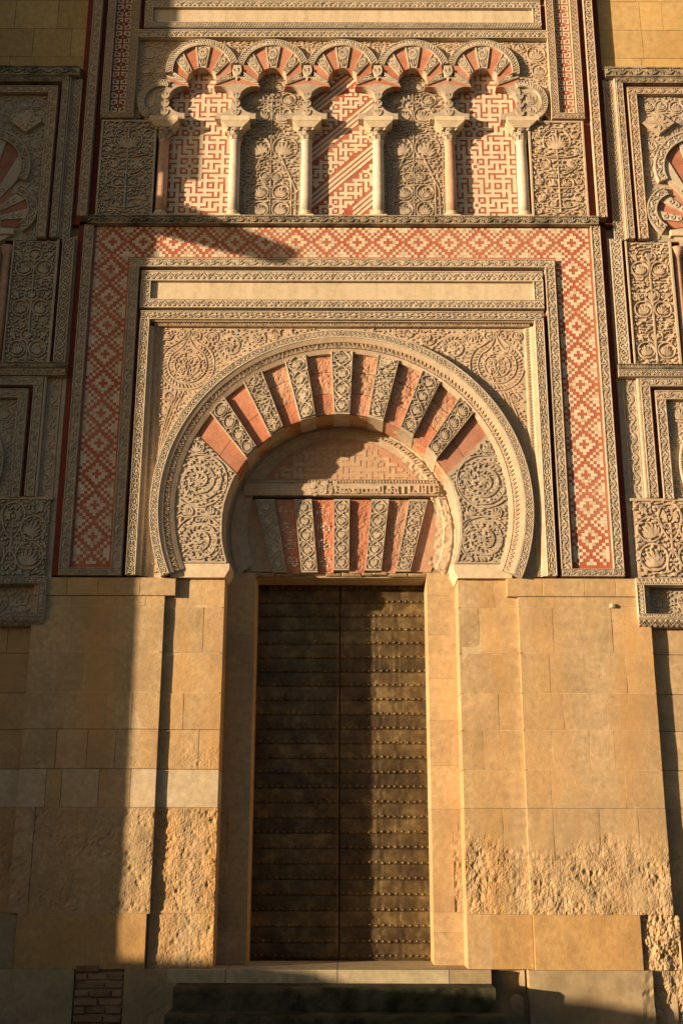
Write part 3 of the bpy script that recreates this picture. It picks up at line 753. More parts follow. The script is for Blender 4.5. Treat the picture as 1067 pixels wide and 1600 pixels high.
# ------------------------------------------------------------------ lintel and tympanum (set back in the arch)
TC = (0.0, 5.42); TR = 1.085
IC = (0.0, 5.31); IR = 1.32
lin = thing('flat_arch_lintel', 'flat arch lintel of alternating carved and worn red voussoirs over the door', 'lintel')
def lin_x(t, zt):   # boundary x interpolated between top (z=5.735) and bottom (z=4.88)
    return t[1] + (t[0] - t[1]) * (zt - 4.88) / (5.735 - 4.88)
LJ = [(-1.0, -0.785), (-0.78, -0.62), (-0.55, -0.455), (-0.345, -0.27), (-0.095, -0.088), (0.095, 0.088), (0.345, 0.27), (0.55, 0.455), (0.78, 0.62), (1.0, 0.785)]
MB().box(-1.07, 1.07, 0.50, 0.95, 4.82, 5.76).build('lintel_core', M['plinth'], lin)
for i in range(9):
    a, c = LJ[i], LJ[i + 1]
    poly = [(lin_x(a, 4.88), 4.88), (lin_x(c, 4.88), 4.88), (lin_x(c, 5.735), 5.735), (lin_x(a, 5.735), 5.735)]
    if i % 2 == 0:
        zb = 4.875 + RNG.uniform(-0.01, 0.02)
        poly[0] = (lin_x(a, zb), zb); poly[1] = (lin_x(c, zb), zb)
        m = MB(); m.prism([(x * 1.0, z) for x, z in poly], 0.412, 0.6)
        xm = (a[0] + c[0]) / 2; xb_ = (a[1] + c[1]) / 2
        wt = (c[0] - a[0]) / 2; wb = (c[1] - a[1]) / 2
        V, F = voussoir_relief(wt + wb, 0.84, 30 + (1, 4, 7, 10, 2)[i // 2])
        t = V[:, 1]; w_ = wb + (wt - wb) * t
        O = np.stack([xb_ + (xm - xb_) * t + V[:, 0] * w_, 0.412 - V[:, 2] * 0.014, zb + 0.01 + t * (5.715 - zb)], 1)
        m.rel(O, F); m.build('carved_voussoir', M['carved'], lin)
    else:
        def fy(x, z): return 0.452 + 0.010 * noise.fractal(Vector((x * 9, 4, z * 9)), 1, 2, 3) + 0.022 * max(0, noise.noise(Vector((x * 42, 4, z * 42))) - 0.15)
        m = MB(); nz = 56; nx = 14; vs_ = []; fs_ = []
        for j in range(nz + 1):
            z = 4.86 + (5.735 - 4.86) * j / nz
            for q in range(nx + 1):
                x = lin_x(a, z) + (lin_x(c, z) - lin_x(a, z)) * q / nx; vs_.append((x, fy(x, z), z))
        for j in range(nz):
            for q in range(nx): fs_.append((j * (nx + 1) + q, j * (nx + 1) + q + 1, (j + 1) * (nx + 1) + q + 1, (j + 1) * (nx + 1) + q))
        m.add(vs_, fs_); m.build('brick_voussoir', M['brick_red'] if i in (1, 3, 5) else M['brick_faded'], lin)
        if i in (1, 3):
            m = MB()
            for j in range(33):
                for q in range(7):
                    if ((j % 8 - 4) ** 2 + (q - 3) ** 2 in (0, 1, 4, 5)) and RNG.random() < 0.72:
                        z = 4.90 + j * 0.025 + RNG.uniform(-0.004, 0.004); u = (q + 0.5) / 7
                        x = lin_x(a, z) + (lin_x(c, z) - lin_x(a, z)) * u; y = fy(x, z) - RNG.uniform(0.0, 0.012)
                        e_ = RNG.uniform(0.007, 0.013); m.cbox(x - e_, x + e_ * RNG.uniform(0.6, 1.1), y - 0.002, 0.48, z - e_, z + e_ * RNG.uniform(0.6, 1.1), 0.003)
            m.build('mosaic_chips', M['mosaic_cream'], lin, kind='stuff')
# end pieces out to the ring
for sg in (-1, 1):
    poly = [(sg * lin_x(LJ[9], z), z) for z in np.linspace(4.88, 5.735, 6)]
    poly += [(sg * math.sqrt(max(0, 1.15 ** 2 - (z - TC[1]) ** 2)), z) for z in np.linspace(5.735, 4.88, 8)]
    MB().prism(poly, 0.45, 0.6).build('brick_voussoir', M['brick_faded'] if sg > 0 else M['mosaic_old'], lin)
for sg in (-1, 1):
    MB().box(min(sg * 0.93, sg * 1.33), max(sg * 0.93, sg * 1.33), 0.462, 0.9, 4.862, 4.93).build('soffit_stone', M['plinth'], lin)
x = -0.99
while x < 0.96:                                  # broken undersides of the voussoirs
    w = RNG.uniform(0.12, 0.26); x2 = min(x + w, 0.97)
    def fz(xx, yy): return 0
    MB().cbox(x + 0.004, x2 - 0.004, 0.44 + RNG.uniform(-0.01, 0.03), 0.89, 4.828 + RNG.uniform(0, 0.02), 4.868, 0.015).build('soffit_stone', M['plinth'], lin); x = x2

tym = thing('tympanum', 'half round tympanum with faded mosaic fret above a carved ledge, cut by a diagonal shadow', 'tympanum')
pts = [(1.033 * math.cos(a), 5.463 + 1.033 * math.sin(a)) for a in np.linspace(R(29.5), R(150.5), 28)]
MB().prism(pts, 0.445, 0.6).build('mosaic_field', M['brick_faded'], tym)
def tin(x, z): return z > 5.985 and math.hypot(x, z - 5.463) < 0.99
# ledge with the worn inscription, border of the tympanum, and the worn ring that fills the reveal
m = MB(); m.cbox(-1.13, 1.13, 0.385, 0.6, 5.775, 5.92, 0.006)
frieze(m, -1.12, 1.12, 5.922, 5.97, 0.395, 'dentil', h=0.012, rim=0.08, back=0.1)
rr = random.Random(5); r = Rel(); x = -0.18
while x < 1.08:                                   # worn angular script, past reading
    hh = rr.choice((0.09, 0.06, 0.10, 0.04)); r.stroke([(x, 5.795), (x, 5.795 + hh)], 0.02)
    if rr.random() < 0.6: r.stroke([(x, 5.80), (x + 0.05, 5.80)], 0.018)
    if rr.random() < 0.4: r.stroke(circ((x + 0.03, 5.835), 0.02, 8), 0.012)
    x += rr.uniform(0.035, 0.07)
V, F = r.arr(); m.rel(np.stack([V[:, 0], 0.387 - V[:, 2] * 0.02, V[:, 1]], 1), F)
for _ in range(34):
    x = rr.uniform(-0.36, -0.06); z = rr.uniform(5.78, 5.93); s_ = rr.uniform(0.015, 0.05)
    m.prism([(x + s_ * math.cos(a) * rr.uniform(0.7, 1.2), z + s_ * 0.7 * math.sin(a)) for a in np.linspace(0, 5.4, 6)], 0.385 - rr.uniform(0, 0.015), 0.4, c=0.004)
m.build('inscribed_ledge', M['carved_warm'], tym)
m = MB()
def ringpath(n, a0, a1): return [a0 + (a1 - a0) * i / n for i in range(n + 1)]
vs_ = []; fs_ = []
angs = ringpath(200, R(-24), R(204)); TT = [0, 0.1, 0.2, 0.32, 0.36, 0.45, 0.55, 0.64, 0.70, 0.74, 0.87, 1.0]
for a in angs:
    for t in TT:
        xo, zo = IC[0] + (IR + 0.03) * math.cos(a), IC[1] + (IR + 0.03) * math.sin(a)
        d = (math.cos(a), math.sin(a))
        k = 1.033 if math.sin(a) > 0.4 else 1.085; cz = 5.463 if math.sin(a) > 0.4 else 5.42
        xi, zi = k * math.cos(a), cz + k * math.sin(a)
        y = 0.428 if t < 0.34 else (0.402 if t < 0.72 else (0.42 if t < 0.8 else 0.405))
        worn = (1.0 if math.cos(a) > 0.1 and math.sin(a) < 0.75 else 0.15)
        x_ = xi + (xo - xi) * t; z_ = zi + (zo - zi) * t
        y += 0.012 + worn * (0.012 * noise.fractal(Vector((x_ * 7, 2, z_ * 7)), 1, 2, 3) + 0.014 * noise.noise(Vector((x_ * 26, 2, z_ * 26))))
        vs_.append((x_, y, z_))
w6 = len(TT)
for i in range(len(angs) - 1):
    for j in range(w6 - 1): fs_.append((i * w6 + j, (i + 1) * w6 + j, (i + 1) * w6 + j + 1, i * w6 + j + 1))
m.add(vs_, fs_)
r = Rel()
for i in range(34):
    a = R(18) + R(62) * i / 33; 
    r.stroke([(a, 0.40 + 0.04 * rr.random()), (a + rr.uniform(-0.01, 0.01), 0.52 + 0.16 * rr.random())], 0.016)
    if i % 2: r.stroke([(a, 0.42), (a + 0.03, 0.43)], 0.03)
V, F = r.arr(); a = V[:, 0]; t = V[:, 1]
k = 1.033; xi = k * np.cos(a); zi = 5.463 + k * np.sin(a); xo = 1.35 * np.cos(a); zo = 5.31 + 1.35 * np.sin(a)
m.rel(np.stack([xi + (xo - xi) * t, 0.418 - V[:, 2] * 0.02, zi + (zo - zi) * t], 1), F)
m.build('reveal_border', M['carved_warm'], tym)

m = MB(); fret_pieces(m, -0.95, 0.95, 5.99, 6.48, 0.034, 0.4405, tin, 0.94, 3); m.build('fret_pieces', M['mosaic_field'], tym, kind='stuff')

# ------------------------------------------------------------------ the horseshoe arch
arch = thing('horseshoe_arch', 'great horseshoe arch of red brick and carved cream voussoirs around the door head', 'arch')
AC = (0.0, 5.52); VC = 4.7
def ray(ang, c, rad):      # from (0, VC) at angle ang from the vertical to the circle (c, rad)
    dx, dz = math.sin(ang), math.cos(ang); oz = VC - c[1]
    bq = oz * dz; disc = bq * bq - (oz * oz - rad * rad); t = -bq + math.sqrt(disc)
    return (dx * t, VC + dz * t)
def wedge(a0, a1, n=4, ri=IR, ro=1.87):
    return [ray(a0 + (a1 - a0) * i / n, IC, ri) for i in range(n + 1)] + [ray(a1 + (a0 - a1) * i / n, (0, 5.55), ro) for i in range(n + 1)]
PITCH, HALF, END = R(11.7), R(2.75), R(44.5)
def vous_map(u, t, a_mid, half):
    a = a_mid + u * half
    p0 = ray(a, IC, IR + 0.01); p1 = ray(a, (0, 5.55), 1.87)
    return (p0[0] + (p1[0] - p0[0]) * t, p0[1] + (p1[1] - p0[1]) * t)
for k in range(-3, 4):
    a = k * PITCH; m = MB(); m.prism(wedge(a - HALF, a + HALF), -0.012, 0.40, c=0.004)
    V, F = voussoir_relief(0.23, 0.78, 60 + k * 2 + (k == 0))
    O = np.array([(*vous_map(u, min(0.985, max(0.015, t)), a, HALF), h) for u, t, h in V])
    wear = np.array([noise.noise(Vector((p[0] * 5, 9, p[1] * 5))) for p in O])
    m.rel(np.stack([O[:, 0], -0.011 - O[:, 2] * 0.020 * np.clip(1.1 + wear, 0.3, 1.2), O[:, 1]], 1), F)
    m.build('carved_voussoir', M['carved_white'] if abs(k) < 2 else M['carved'], arch)
edges = [(-END, -3 * PITCH - HALF)] + [(k * PITCH + HALF, (k + 1) * PITCH - HALF) for k in range(-3, 3)] + [(3 * PITCH + HALF, END)]
for i, (a0, a1) in enumerate(edges):
    worn = 0.0 if i in (0, 1, 7) else (0.014 if i in (2, 6) else 0.020)
    parts = [0, 0.33, 0.68, 1.0] if worn else [0, 0.42, 1.0]
    for q in range(len(parts) - 1):
        t0, t1 = parts[q] + 0.004, parts[q + 1] - 0.004
        m = MB(); n = 15 if worn else 2; nt = 17 if worn else 2; vs_ = []; fs_ = []
        am, hf = (a0 + a1) / 2, (a1 - a0) / 2
        for j in range(nt + 1):
            for s_ in range(n + 1):
                u = -1 + 2 * s_ / n; t = t0 + (t1 - t0) * j / nt
                p = vous_map(u * 0.995, t, am, hf)
                y = 0.024 + worn * (0.5 * noise.fractal(Vector((p[0] * 8, i, p[1] * 8)), 1, 2, 3) + 0.3 + 1.1 * max(0, noise.noise(Vector((p[0] * 38, i, p[1] * 30))) - 0.1)) * (1.3 if q else 0.5)
                if j in (0, nt): y += 0.003
                vs_.append((p[0], y, p[1]))
        for j in range(nt):
            for s_ in range(n): fs_.append((j * (n + 1) + s_, j * (n + 1) + s_ + 1, (j + 1) * (n + 1) + s_ + 1, (j + 1) * (n + 1) + s_))
        m.add(vs_, fs_)
        if q == 0:                                 # the block's underside
            e0 = [vous_map(u, 0, am, hf) for u in np.linspace(-1, 1, 5)]
            vv = [(p[0], 0.031, p[1]) for p in e0] + [(p[0], 0.40, p[1]) for p in e0]
            m.add(vv, [(s_, s_ + 5, s_ + 6, s_ + 1) for s_ in range(4)])
        m.build('brick_voussoir', M['brick_faded'] if worn and q else M['brick_red'], arch)
    MB().prism(wedge(a0, a1, ri=IR + 0.02, ro=1.88), 0.07, 0.39).build('voussoir_bed', M['brick_faded'], arch)
# haunches: carved spiral medallions
for sg in (-1, 1):
    poly = []
    aI = [math.atan2(z - IC[1], x) for x, z in (ray(END, IC, IR),)][0]
    a_low = -math.asin((IC[1] - 4.865) / IR)
    poly += [(IR * math.cos(a), IC[1] + IR * math.sin(a)) for a in np.linspace(a_low, aI, 12)]
    o = ray(END, (0, 5.55), 1.88); aO = math.atan2(o[1] - 5.55, o[0]); aL = -math.asin((5.55 - 4.865) / 1.88)
    poly += [(1.88 * math.cos(a), 5.55 + 1.88 * math.sin(a)) for a in np.linspace(aO, aL, 14)]
    poly = [(sg * x, z) for x, z in poly]
    m = MB(); m.prism(poly, 0.014, 0.40)
    sx = math.tan(END)
    def inside(x, z):
        ax = abs(x)
        return 4.885 < z and math.hypot(ax, z - 5.31) > IR + 0.025 and math.hypot(ax, z - 5.55) < 1.845 and (ax > (z - VC) * sx + 0.03)
    xs = (1.2, 1.92) if sg > 0 else (-1.92, -1.2)
    p = Panel(xs[0], xs[1], 4.87, 6.5, inside, 11 + sg, 0.011)
    p.stroke(circ((sg * 1.60, 5.825), 0.31, 40), 0.013); p.medallion((sg * 1.60, 5.825), 0.295, 0.012, turns=3.0, sgn=sg)
    p.stroke(circ((sg * 1.585, 5.14), 0.272, 36), 0.013); p.medallion((sg * 1.585, 5.14), 0.258, 0.012, turns=2.4, sgn=-sg)
    p.medallion((sg * 1.72, 5.47), 0.085, 0.013, turns=1.1, leaves=False); p.palmette((sg * 1.72, 5.47), 0.07, 1.57, 5, 0.01, ring=False)
    p.medallion((sg * 1.46, 5.48), 0.085, 0.013, turns=1.1, leaves=False); p.palmette((sg * 1.46, 5.48), 0.07, 1.57, 5, 0.01, ring=False)
    p.palmette((sg * 1.65, 6.23), 0.085, 1.57, 5, 0.012)
    bord = [(sg * (IR + 0.022) * math.cos(a), IC[1] + (IR + 0.022) * math.sin(a)) for a in np.linspace(a_low + 0.02, aI - 0.01, 20)]
    p.fill(0.06, 0.022, 3500)
    p.rel.stroke(bord, 0.02); p.rel.stroke([(sg * 1.27, 4.877), (sg * 1.74, 4.877)], 0.018)
    p.put(m, -0.012, 0.026)
    m.build('haunch_panel', M['carved'], arch)
# soffit ring, cavetto and outer carved band
aE = math.asin((5.31 - 4.865) / IR); n = 130; ny = 16
m = MB(); vs_ = []; fs_ = []
for i in range(n + 1):
    a = -aE + (math.pi + 2 * aE) * i / n
    for j in range(ny + 1):
        y = 0.034 + 0.39 * j / ny; p = Vector((math.cos(a) * 9, y * 9, math.sin(a) * 9))
        rr_ = IR + 0.006 + 0.012 * noise.fractal(p * 0.7, 1, 2, 3) + 0.012 * max(0, noise.noise(p * 2.6))
        vs_.append((IC[0] + rr_ * math.cos(a), y, IC[1] + rr_ * math.sin(a)))
for i in range(n):
    for j in range(ny): fs_.append((i * (ny + 1) + j, i * (ny + 1) + j + 1, (i + 1) * (ny + 1) + j + 1, (i + 1) * (ny + 1) + j))
m.add(vs_, fs_); m.build('soffit_ring', M['ashlar'], arch)
aB = math.asin((AC[1] - 4.72) / 2.08)
m = MB(); arc_frieze(m, AC, 1.865, 2.035, -aB, math.pi + aB, -0.008, -0.077, 'zigzag', h=0.016, seg=96, rim=0.30, back=0.12)
m.build('zigzag_moulding', M['carved_warm'], arch)
m = MB(); arc_frieze(m, AC, 2.037, 2.135, -aB, math.pi + aB, -0.082, -0.082, 'guilloche', h=0.014, seg=96, rim=0.14, back=0.15)
m.build('archivolt_band', M['carved_white'], arch)
for sg in (-1, 1):
    X = lambda a, c: (min(sg * a, sg * c), max(sg * a, sg * c))
    m = MB()
    poly = [(sg * 1.225, 4.80), (sg * 1.225, 4.862), (sg * 1.88, 4.862), (sg * 1.88, 4.703), (sg * 1.275, 4.703)]
    m.prism(poly, 0.0, 0.5, c=0.008)
    m.build('impost_block', M['white_stone'], arch)

# ------------------------------------------------------------------ spandrels, frames, inscription band, mosaic frame
for sg in (-1, 1):
    poly = [(2.12, 4.72)] + [(2.12, 7.725), (0.0, 7.725)] + [(2.11 * math.cos(a), 5.52 + 2.11 * math.sin(a)) for a in np.linspace(math.pi / 2, -aB, 40)]
    poly = [(sg * x, z) for x, z in poly]
    t = thing('spandrel_panel', 'shaded corner spandrel carved with a pear-shaped medallion beside the horseshoe arch' if sg < 0 else
              'sunlit corner spandrel carved with a pear-shaped medallion beside the horseshoe arch', 'carved panel', 'spandrels of the great arch')
    m = MB()
    # strips of quads from the arch to the frame
    nA = 48; vs_ = []; fs_ = []
    for i in range(nA + 1):
        a = math.pi / 2 - (math.pi / 2 + aB) * i / nA; ca, sa = math.cos(a), math.sin(a)
        p0 = (2.10 * ca, 5.52 + 2.10 * sa)
        tt = min((2.125 - 2.10 * ca) / max(ca, 1e-6) if ca > 0.02 else 9, (7.73 - p0[1]) / max(sa, 1e-6) if sa > 0.05 else 9); tt = max(tt, 0.03)
        vs_ += [(sg * p0[0], 0.028, p0[1]), (sg * (p0[0] + ca * tt), 0.028, p0[1] + sa * tt)]
    for i in range(nA): fs_.append((2 * i, 2 * i + 1, 2 * i + 3, 2 * i + 2) if sg > 0 else (2 * i + 2, 2 * i + 3, 2 * i + 1, 2 * i))
    m.add(vs_, fs_)
    m.prism([(sg * 2.125, 7.73), (sg * 1.40, 7.73), (sg * 1.40, 7.02), (sg * 2.125, 6.1)], 0.025, 0.15)
    def inside(x, z): 
        ax = abs(x); return ax < 2.11 and z < 7.715 and math.hypot(ax, z - 5.52) > 2.15 and z > 4.76
    xs = (0.25, 2.125) if sg > 0 else (-2.125, -0.25)
    p = Panel(xs[0], xs[1], 4.72, 7.73, inside, 21 + sg, 0.012)
    c = (sg * 1.80, 7.25)
    p.stroke(circ(c, 0.15, 22), 0.013)
    for rad, tip in ((0.225, 0.40), (0.315, 0.50)):
        p.stroke([(c[0] - rad * math.sin(a), c[1] - rad * math.cos(a) if abs(a) < 2.2 else c[1] - rad * math.cos(a)) for a in np.linspace(-2.3, 2.3, 26)], 0.014)
        for s2 in (-1, 1):
            p0 = (c[0] - s2 * rad * math.sin(2.3), c[1] - rad * math.cos(2.3))
            p.stroke(curve(p0, (c[0] - s2 * rad * 0.12, c[1] + rad * 1.0), (c[0], c[1] + min(tip, 0.44)), 7), 0.014)
    for q in range(34):                            # leaf tongues between the rings
        a = -2.5 + 5.0 * q / 33
        p.leaf((c[0] - 0.245 * math.sin(a), c[1] - 0.245 * math.cos(a)), -math.pi / 2 - a + 0.5, 0.055, 0.02, 0.3, 2)
        if q % 2 == 0: p.leaf((c[0] - 0.175 * math.sin(a), c[1] - 0.175 * math.cos(a)), -math.pi / 2 - a, 0.035, 0.016, 0.3, 2)
        p.leaf((c[0] - 0.33 * math.sin(a), c[1] - 0.33 * math.cos(a)), -math.pi / 2 - a + 0.5, 0.05, 0.02, 0.3, 2)
    for s2 in (-1, 1):
        p.stroke(spiral((c[0] + s2 * 0.062, c[1] + 0.035), 0.055, 0.015, math.pi / 2, s2 * 1.3, 12), 0.012)
        p.stroke(spiral((c[0] + s2 * 0.05, c[1] - 0.07), 0.035, 0.01, math.pi / 2, -s2 * 1.2, 9), 0.011)
        p.stroke(curve((c[0], c[1] - 0.14), (c[0] + s2 * 0.01, c[1] - 0.02), (c[0] + s2 * 0.062, c[1] + 0.09), 5), 0.012)
        p.medallion((c[0] + s2 * 0.085, 7.63), 0.072, 0.012, leaves=False, turns=1.6, sgn=s2)
    p.medallion((sg * 1.31, 7.48), 0.175, 0.013, turns=1.9, sgn=sg); p.medallion((sg * 0.99, 7.59), 0.10, 0.012, turns=1.4, sgn=-sg)
    p.palmette((sg * 1.52, 7.60), 0.07, -1.57, 5, 0.011); p.palmette((sg * 0.78, 7.655), 0.05, 1.57, 5, 0.01)
    p.palmette((sg * 2.05, 7.62), 0.06, 1.57, 5, 0.01); p.palmette((sg * 1.98, 6.85), 0.06, 1.57, 5, 0.011)
    for q, off in enumerate((0.0, 0.045, 0.09)):   # plumes running down beside the arch
        p.stroke([(sg * (1.82 + 0.27 * (1 - (1 - t_) ** 2) + off * (1 - t_)), 6.92 - 1.15 * t_) for t_ in np.linspace(0, 1, 14)], 0.013)
    p.fill(0.05, 0.019, 5200)
    p.put(m, 0.004, 0.026)
    m.build('carved_ground', M['carved_warm'], t)

wf = thing('portal_frame', 'pale carved frieze framing the horseshoe arch and its spandrels', 'carved frame')
for sg in (-1, 1):
    X = lambda a, c: (min(sg * a, sg * c), max(sg * a, sg * c))
    m = MB(); frieze(m, *X(2.25, 2.36), 4.72, 7.79, -0.068, 'lozenge', h=0.016, back=0.17); m.build('frieze', M['carved_white'], wf)
    m = MB(); nseg = [(2.249, -0.045), (2.21, -0.03), (2.195, 0.0), (2.15, 0.012), (2.12, 0.03), (2.12, 0.12)]
    V, F = tiled('zigzag', 3.0, 0.05)
    path = [((0, 4.72), (sg, 0)), ((0, 7.72), (sg, 0))]
    m.sweep(nseg if sg < 0 else nseg[::-1], path)
    O = np.stack([sg * (2.145 + V[:, 1] * 0.05), 0.012 - V[:, 2] * 0.016, 4.72 + V[:, 0] * 3.0], 1); m.rel(O, F if sg < 0 else F[:, ::-1])
    m.build('inner_moulding', M['carved_warm'], wf)
m = MB(); frieze(m, -2.36, 2.36, 7.792, 7.90, -0.068, 'lozenge', h=0.016, back=0.17); m.build('frieze', M['carved_white'], wf)
m = MB(); m.box(-2.249, 2.249, -0.035, 0.12, 7.775, 7.791); frieze(m, -2.20, 2.20, 7.725, 7.775, -0.018, 'zigzag', h=0.014, rim=0.06, back=0.12)
m.build('inner_moulding', M['carved_warm'], wf)

ins = thing('inscription_band', 'blank recessed band in a carved border above the horseshoe arch', 'frieze')
m = MB(); frieze(m, -2.38, 2.38, 8.302, 8.435, -0.05, 'palm', back=0.15); m.build('border', M['carved_white'], ins)
m = MB(); frieze(m, -2.38, 2.38, 7.95, 8.064, -0.05, 'palm', back=0.15); m.build('border', M['carved_white'], ins)
for sg in (-1, 1):
    X = lambda a, c: (min(sg * a, sg * c), max(sg * a, sg * c))
    m = MB(); frieze(m, *X(2.262, 2.38), 8.066, 8.30, -0.05, 'palm', back=0.15); m.build('border', M['carved_white'], ins)
xs = [-2.26, -1.62, -0.95, -0.3, 0.42, 1.05, 1.7, 2.26]
for a, c in zip(xs[:-1], xs[1:]): MB().box(a + 0.0006, c - 0.0006, -0.008 + RNG.uniform(-0.001, 0.001), 0.14, 8.066, 8.30).build('plain_slab', M['slab'], ins)

CELL = 2 * 2.757 / 150
def is_red(i, j):          # stepped diamonds, period 8, centre cross
    i = abs(i); j = abs((j + 5) % 10 - 5); d = i + j
    return d <= 1 or d == 4 or d == 5 or d == 7
mos = thing('mosaic_frame', 'wide frame of red and cream diamond mosaic between two carved scroll friezes', 'mosaic')
for sg in (-1, 1):
    X = lambda a, c: (min(sg * a, sg * c), max(sg * a, sg * c))
    m = MB(); frieze(m, *X(2.412, 2.53), 4.805, 8.487, -0.05, 'scroll', back=0.15); m.build('frieze', M['carved'], mos)
    m = MB(); frieze(m, *X(2.985, 3.10), 4.805, 9.048, -0.05, 'scroll', back=0.15); m.build('frieze', M['carved'], mos)
    m = MB(); frieze(m, *X(2.412, 3.10), 4.72, 4.804, -0.05, 'scroll', back=0.15); m.build('frieze', M['carved'], mos)
    MB().box(*X(2.531, 2.984), -0.004, 0.14, 4.806, 9.047).build('mosaic_bed', M['mosaic_red'], mos)
    m = MB()
    nj = int((8.84 + 5.5 * CELL - 4.82) / CELL)
    for j in range(nj):
        for i in range(-5, 6):
            if not is_red(i, j - 5):
                x = sg * 2.757 + i * CELL; z = 8.84 - (j - 5) * CELL
                if z - CELL / 2 < 4.82: continue
                jx = RNG.uniform(-0.001, 0.001)
                m.cbox(x - CELL * 0.496, x + CELL * 0.496, -0.007 + jx * 0.6, 0.0, z - CELL * 0.496, z + CELL * (0.496 - RNG.uniform(0, 0.03)), 0.0015, mi=1 if RNG.random() < 0.3 else 0)
    m.build('cream_tiles', [M['mosaic_cream'], M['mosaic_dull']], mos, kind='stuff')
m = MB(); frieze(m, -2.53, 2.53, 8.488, 8.60, -0.05, 'scroll', back=0.15); m.build('frieze', M['carved_white'], mos)
MB().box(-2.53, 2.53, -0.004, 0.14, 8.601, 9.047).build('mosaic_bed', M['mosaic_red'], mos)
m = MB()
for i in range(-69, 70):
    for j in range(-5, 6):
        ii = i + 75
        if not is_red(j, ii):
            x = i * CELL; z = 8.84 - j * CELL
            m.cbox(x - CELL * 0.496, x + CELL * 0.496, -0.007 + RNG.uniform(-0.0006, 0.0006), 0.0, z - CELL * 0.496, z + CELL * (0.496 - RNG.uniform(0, 0.03)), 0.0015, mi=1 if RNG.random() < 0.3 else 0)
m.build('cream_tiles', [M['mosaic_cream'], M['mosaic_dull']], mos, kind='stuff')

sc_ = thing('string_course', 'projecting carved string course blackened by weather under the small arcade', 'moulding')
m = MB(); frieze(m, -3.06, 3.08, 9.05, 9.165, -0.085, 'scroll', h=0.02, back=0.19); m.build('carved_face', M['black_crust'], sc_)

# ------------------------------------------------------------------ blind arcade
PX = 0.886
colx = [(-2.5 + k) * PX for k in range(6)]
for k, cx in enumerate(colx):
    labs = ['slim marble column in shade at the dark end of the blind arcade', 'slim grey marble column between the first fret panel and a carved panel, shade side',
            'slim marble column just on the shade side of the central strapwork panel', 'slim marble column just on the sunny side of the central strapwork panel',
            'slim pinkish marble column between a carved panel and the sunny end fret panel', 'slim marble column at the sunny end of the blind arcade']
    t = thing('column', labs[k], 'column', 'columns of the blind arcade')
    m = MB(); cy = 0.045
    m.box(cx - 0.095, cx + 0.095, cy - 0.095, 0.10, 9.167, 9.20)
    m.lathe([(0.092, 9.20), (0.098, 9.215), (0.092, 9.232), (0.078, 9.24), (0.084, 9.255), (0.076, 9.27)], cx, cy, 18); m.build('base', M['white_stone'], t, smooth=False)
    m = MB(); m.lathe([(0.072, 9.27), (0.071, 9.5), (0.069, 9.9), (0.064, 10.24), (0.072, 10.25), (0.072, 10.265)], cx, cy, 20)
    m.build('shaft', M['marble_pink'] if k in (0, 4) else M['marble'], t, smooth=True)
    m = MB(); m.lathe([(0.064, 10.265), (0.07, 10.33), (0.085, 10.39), (0.10, 10.415)], cx, cy, 16)
    for row, (z, r0, n) in enumerate(((10.27, 0.068, 8), (10.325, 0.076, 8))):
        for q in range(n):
            a = 2 * math.pi * (q + 0.5 * row) / n; ca, sa = math.cos(a), math.sin(a); ta = (-sa, ca)
            vs_ = []
            for (s_, o_, zz_) in ((0.022, 0.0, 0), (0.026, 0.016, 0.04), (0.016, 0.034, 0.062), (0.006, 0.036, 0.048)):
                for e in (-1, 1): vs_.append((cx + (r0 + o_) * ca + e * s_ * ta[0], cy + (r0 + o_) * sa + e * s_ * ta[1], z + zz_))
            m.add(vs_, [(0, 1, 3, 2), (2, 3, 5, 4), (4, 5, 7, 6)])
    for sx in (-1, 1):
        for sy in (-1, 1):
            m.lathe([(0.02, 10.385), (0.026, 10.40), (0.02, 10.415)], cx + sx * 0.085, cy + sy * 0.075, 8)
    m.box(cx - 0.10, cx + 0.10, cy - 0.10, 0.10, 10.416, 10.425)
    m.build('capital', M['carved'], t)
    m = MB()
    b0 = (0.095, cy - 0.095); b1 = (0.178, -0.085)
    vs_ = []
    for (hw, yf, z) in ((0.095, cy - 0.095, 10.426), (0.172, -0.08, 10.49), (0.178, -0.085, 10.494), (0.178, -0.085, 10.556)):
        vs_ += [(cx - hw, yf, z), (cx + hw, yf, z), (cx + hw, 0.11, z), (cx - hw, 0.11, z)]
    fs_ = [(3, 2, 1, 0), (12, 13, 14, 15)]
    for q in range(3):
        for e in range(4): fs_.append((q * 4 + e, q * 4 + (e + 1) % 4, q * 4 + 4 + (e + 1) % 4, q * 4 + 4 + e))
    m.add(vs_, fs_); m.build('impost', M['white_stone'], t)

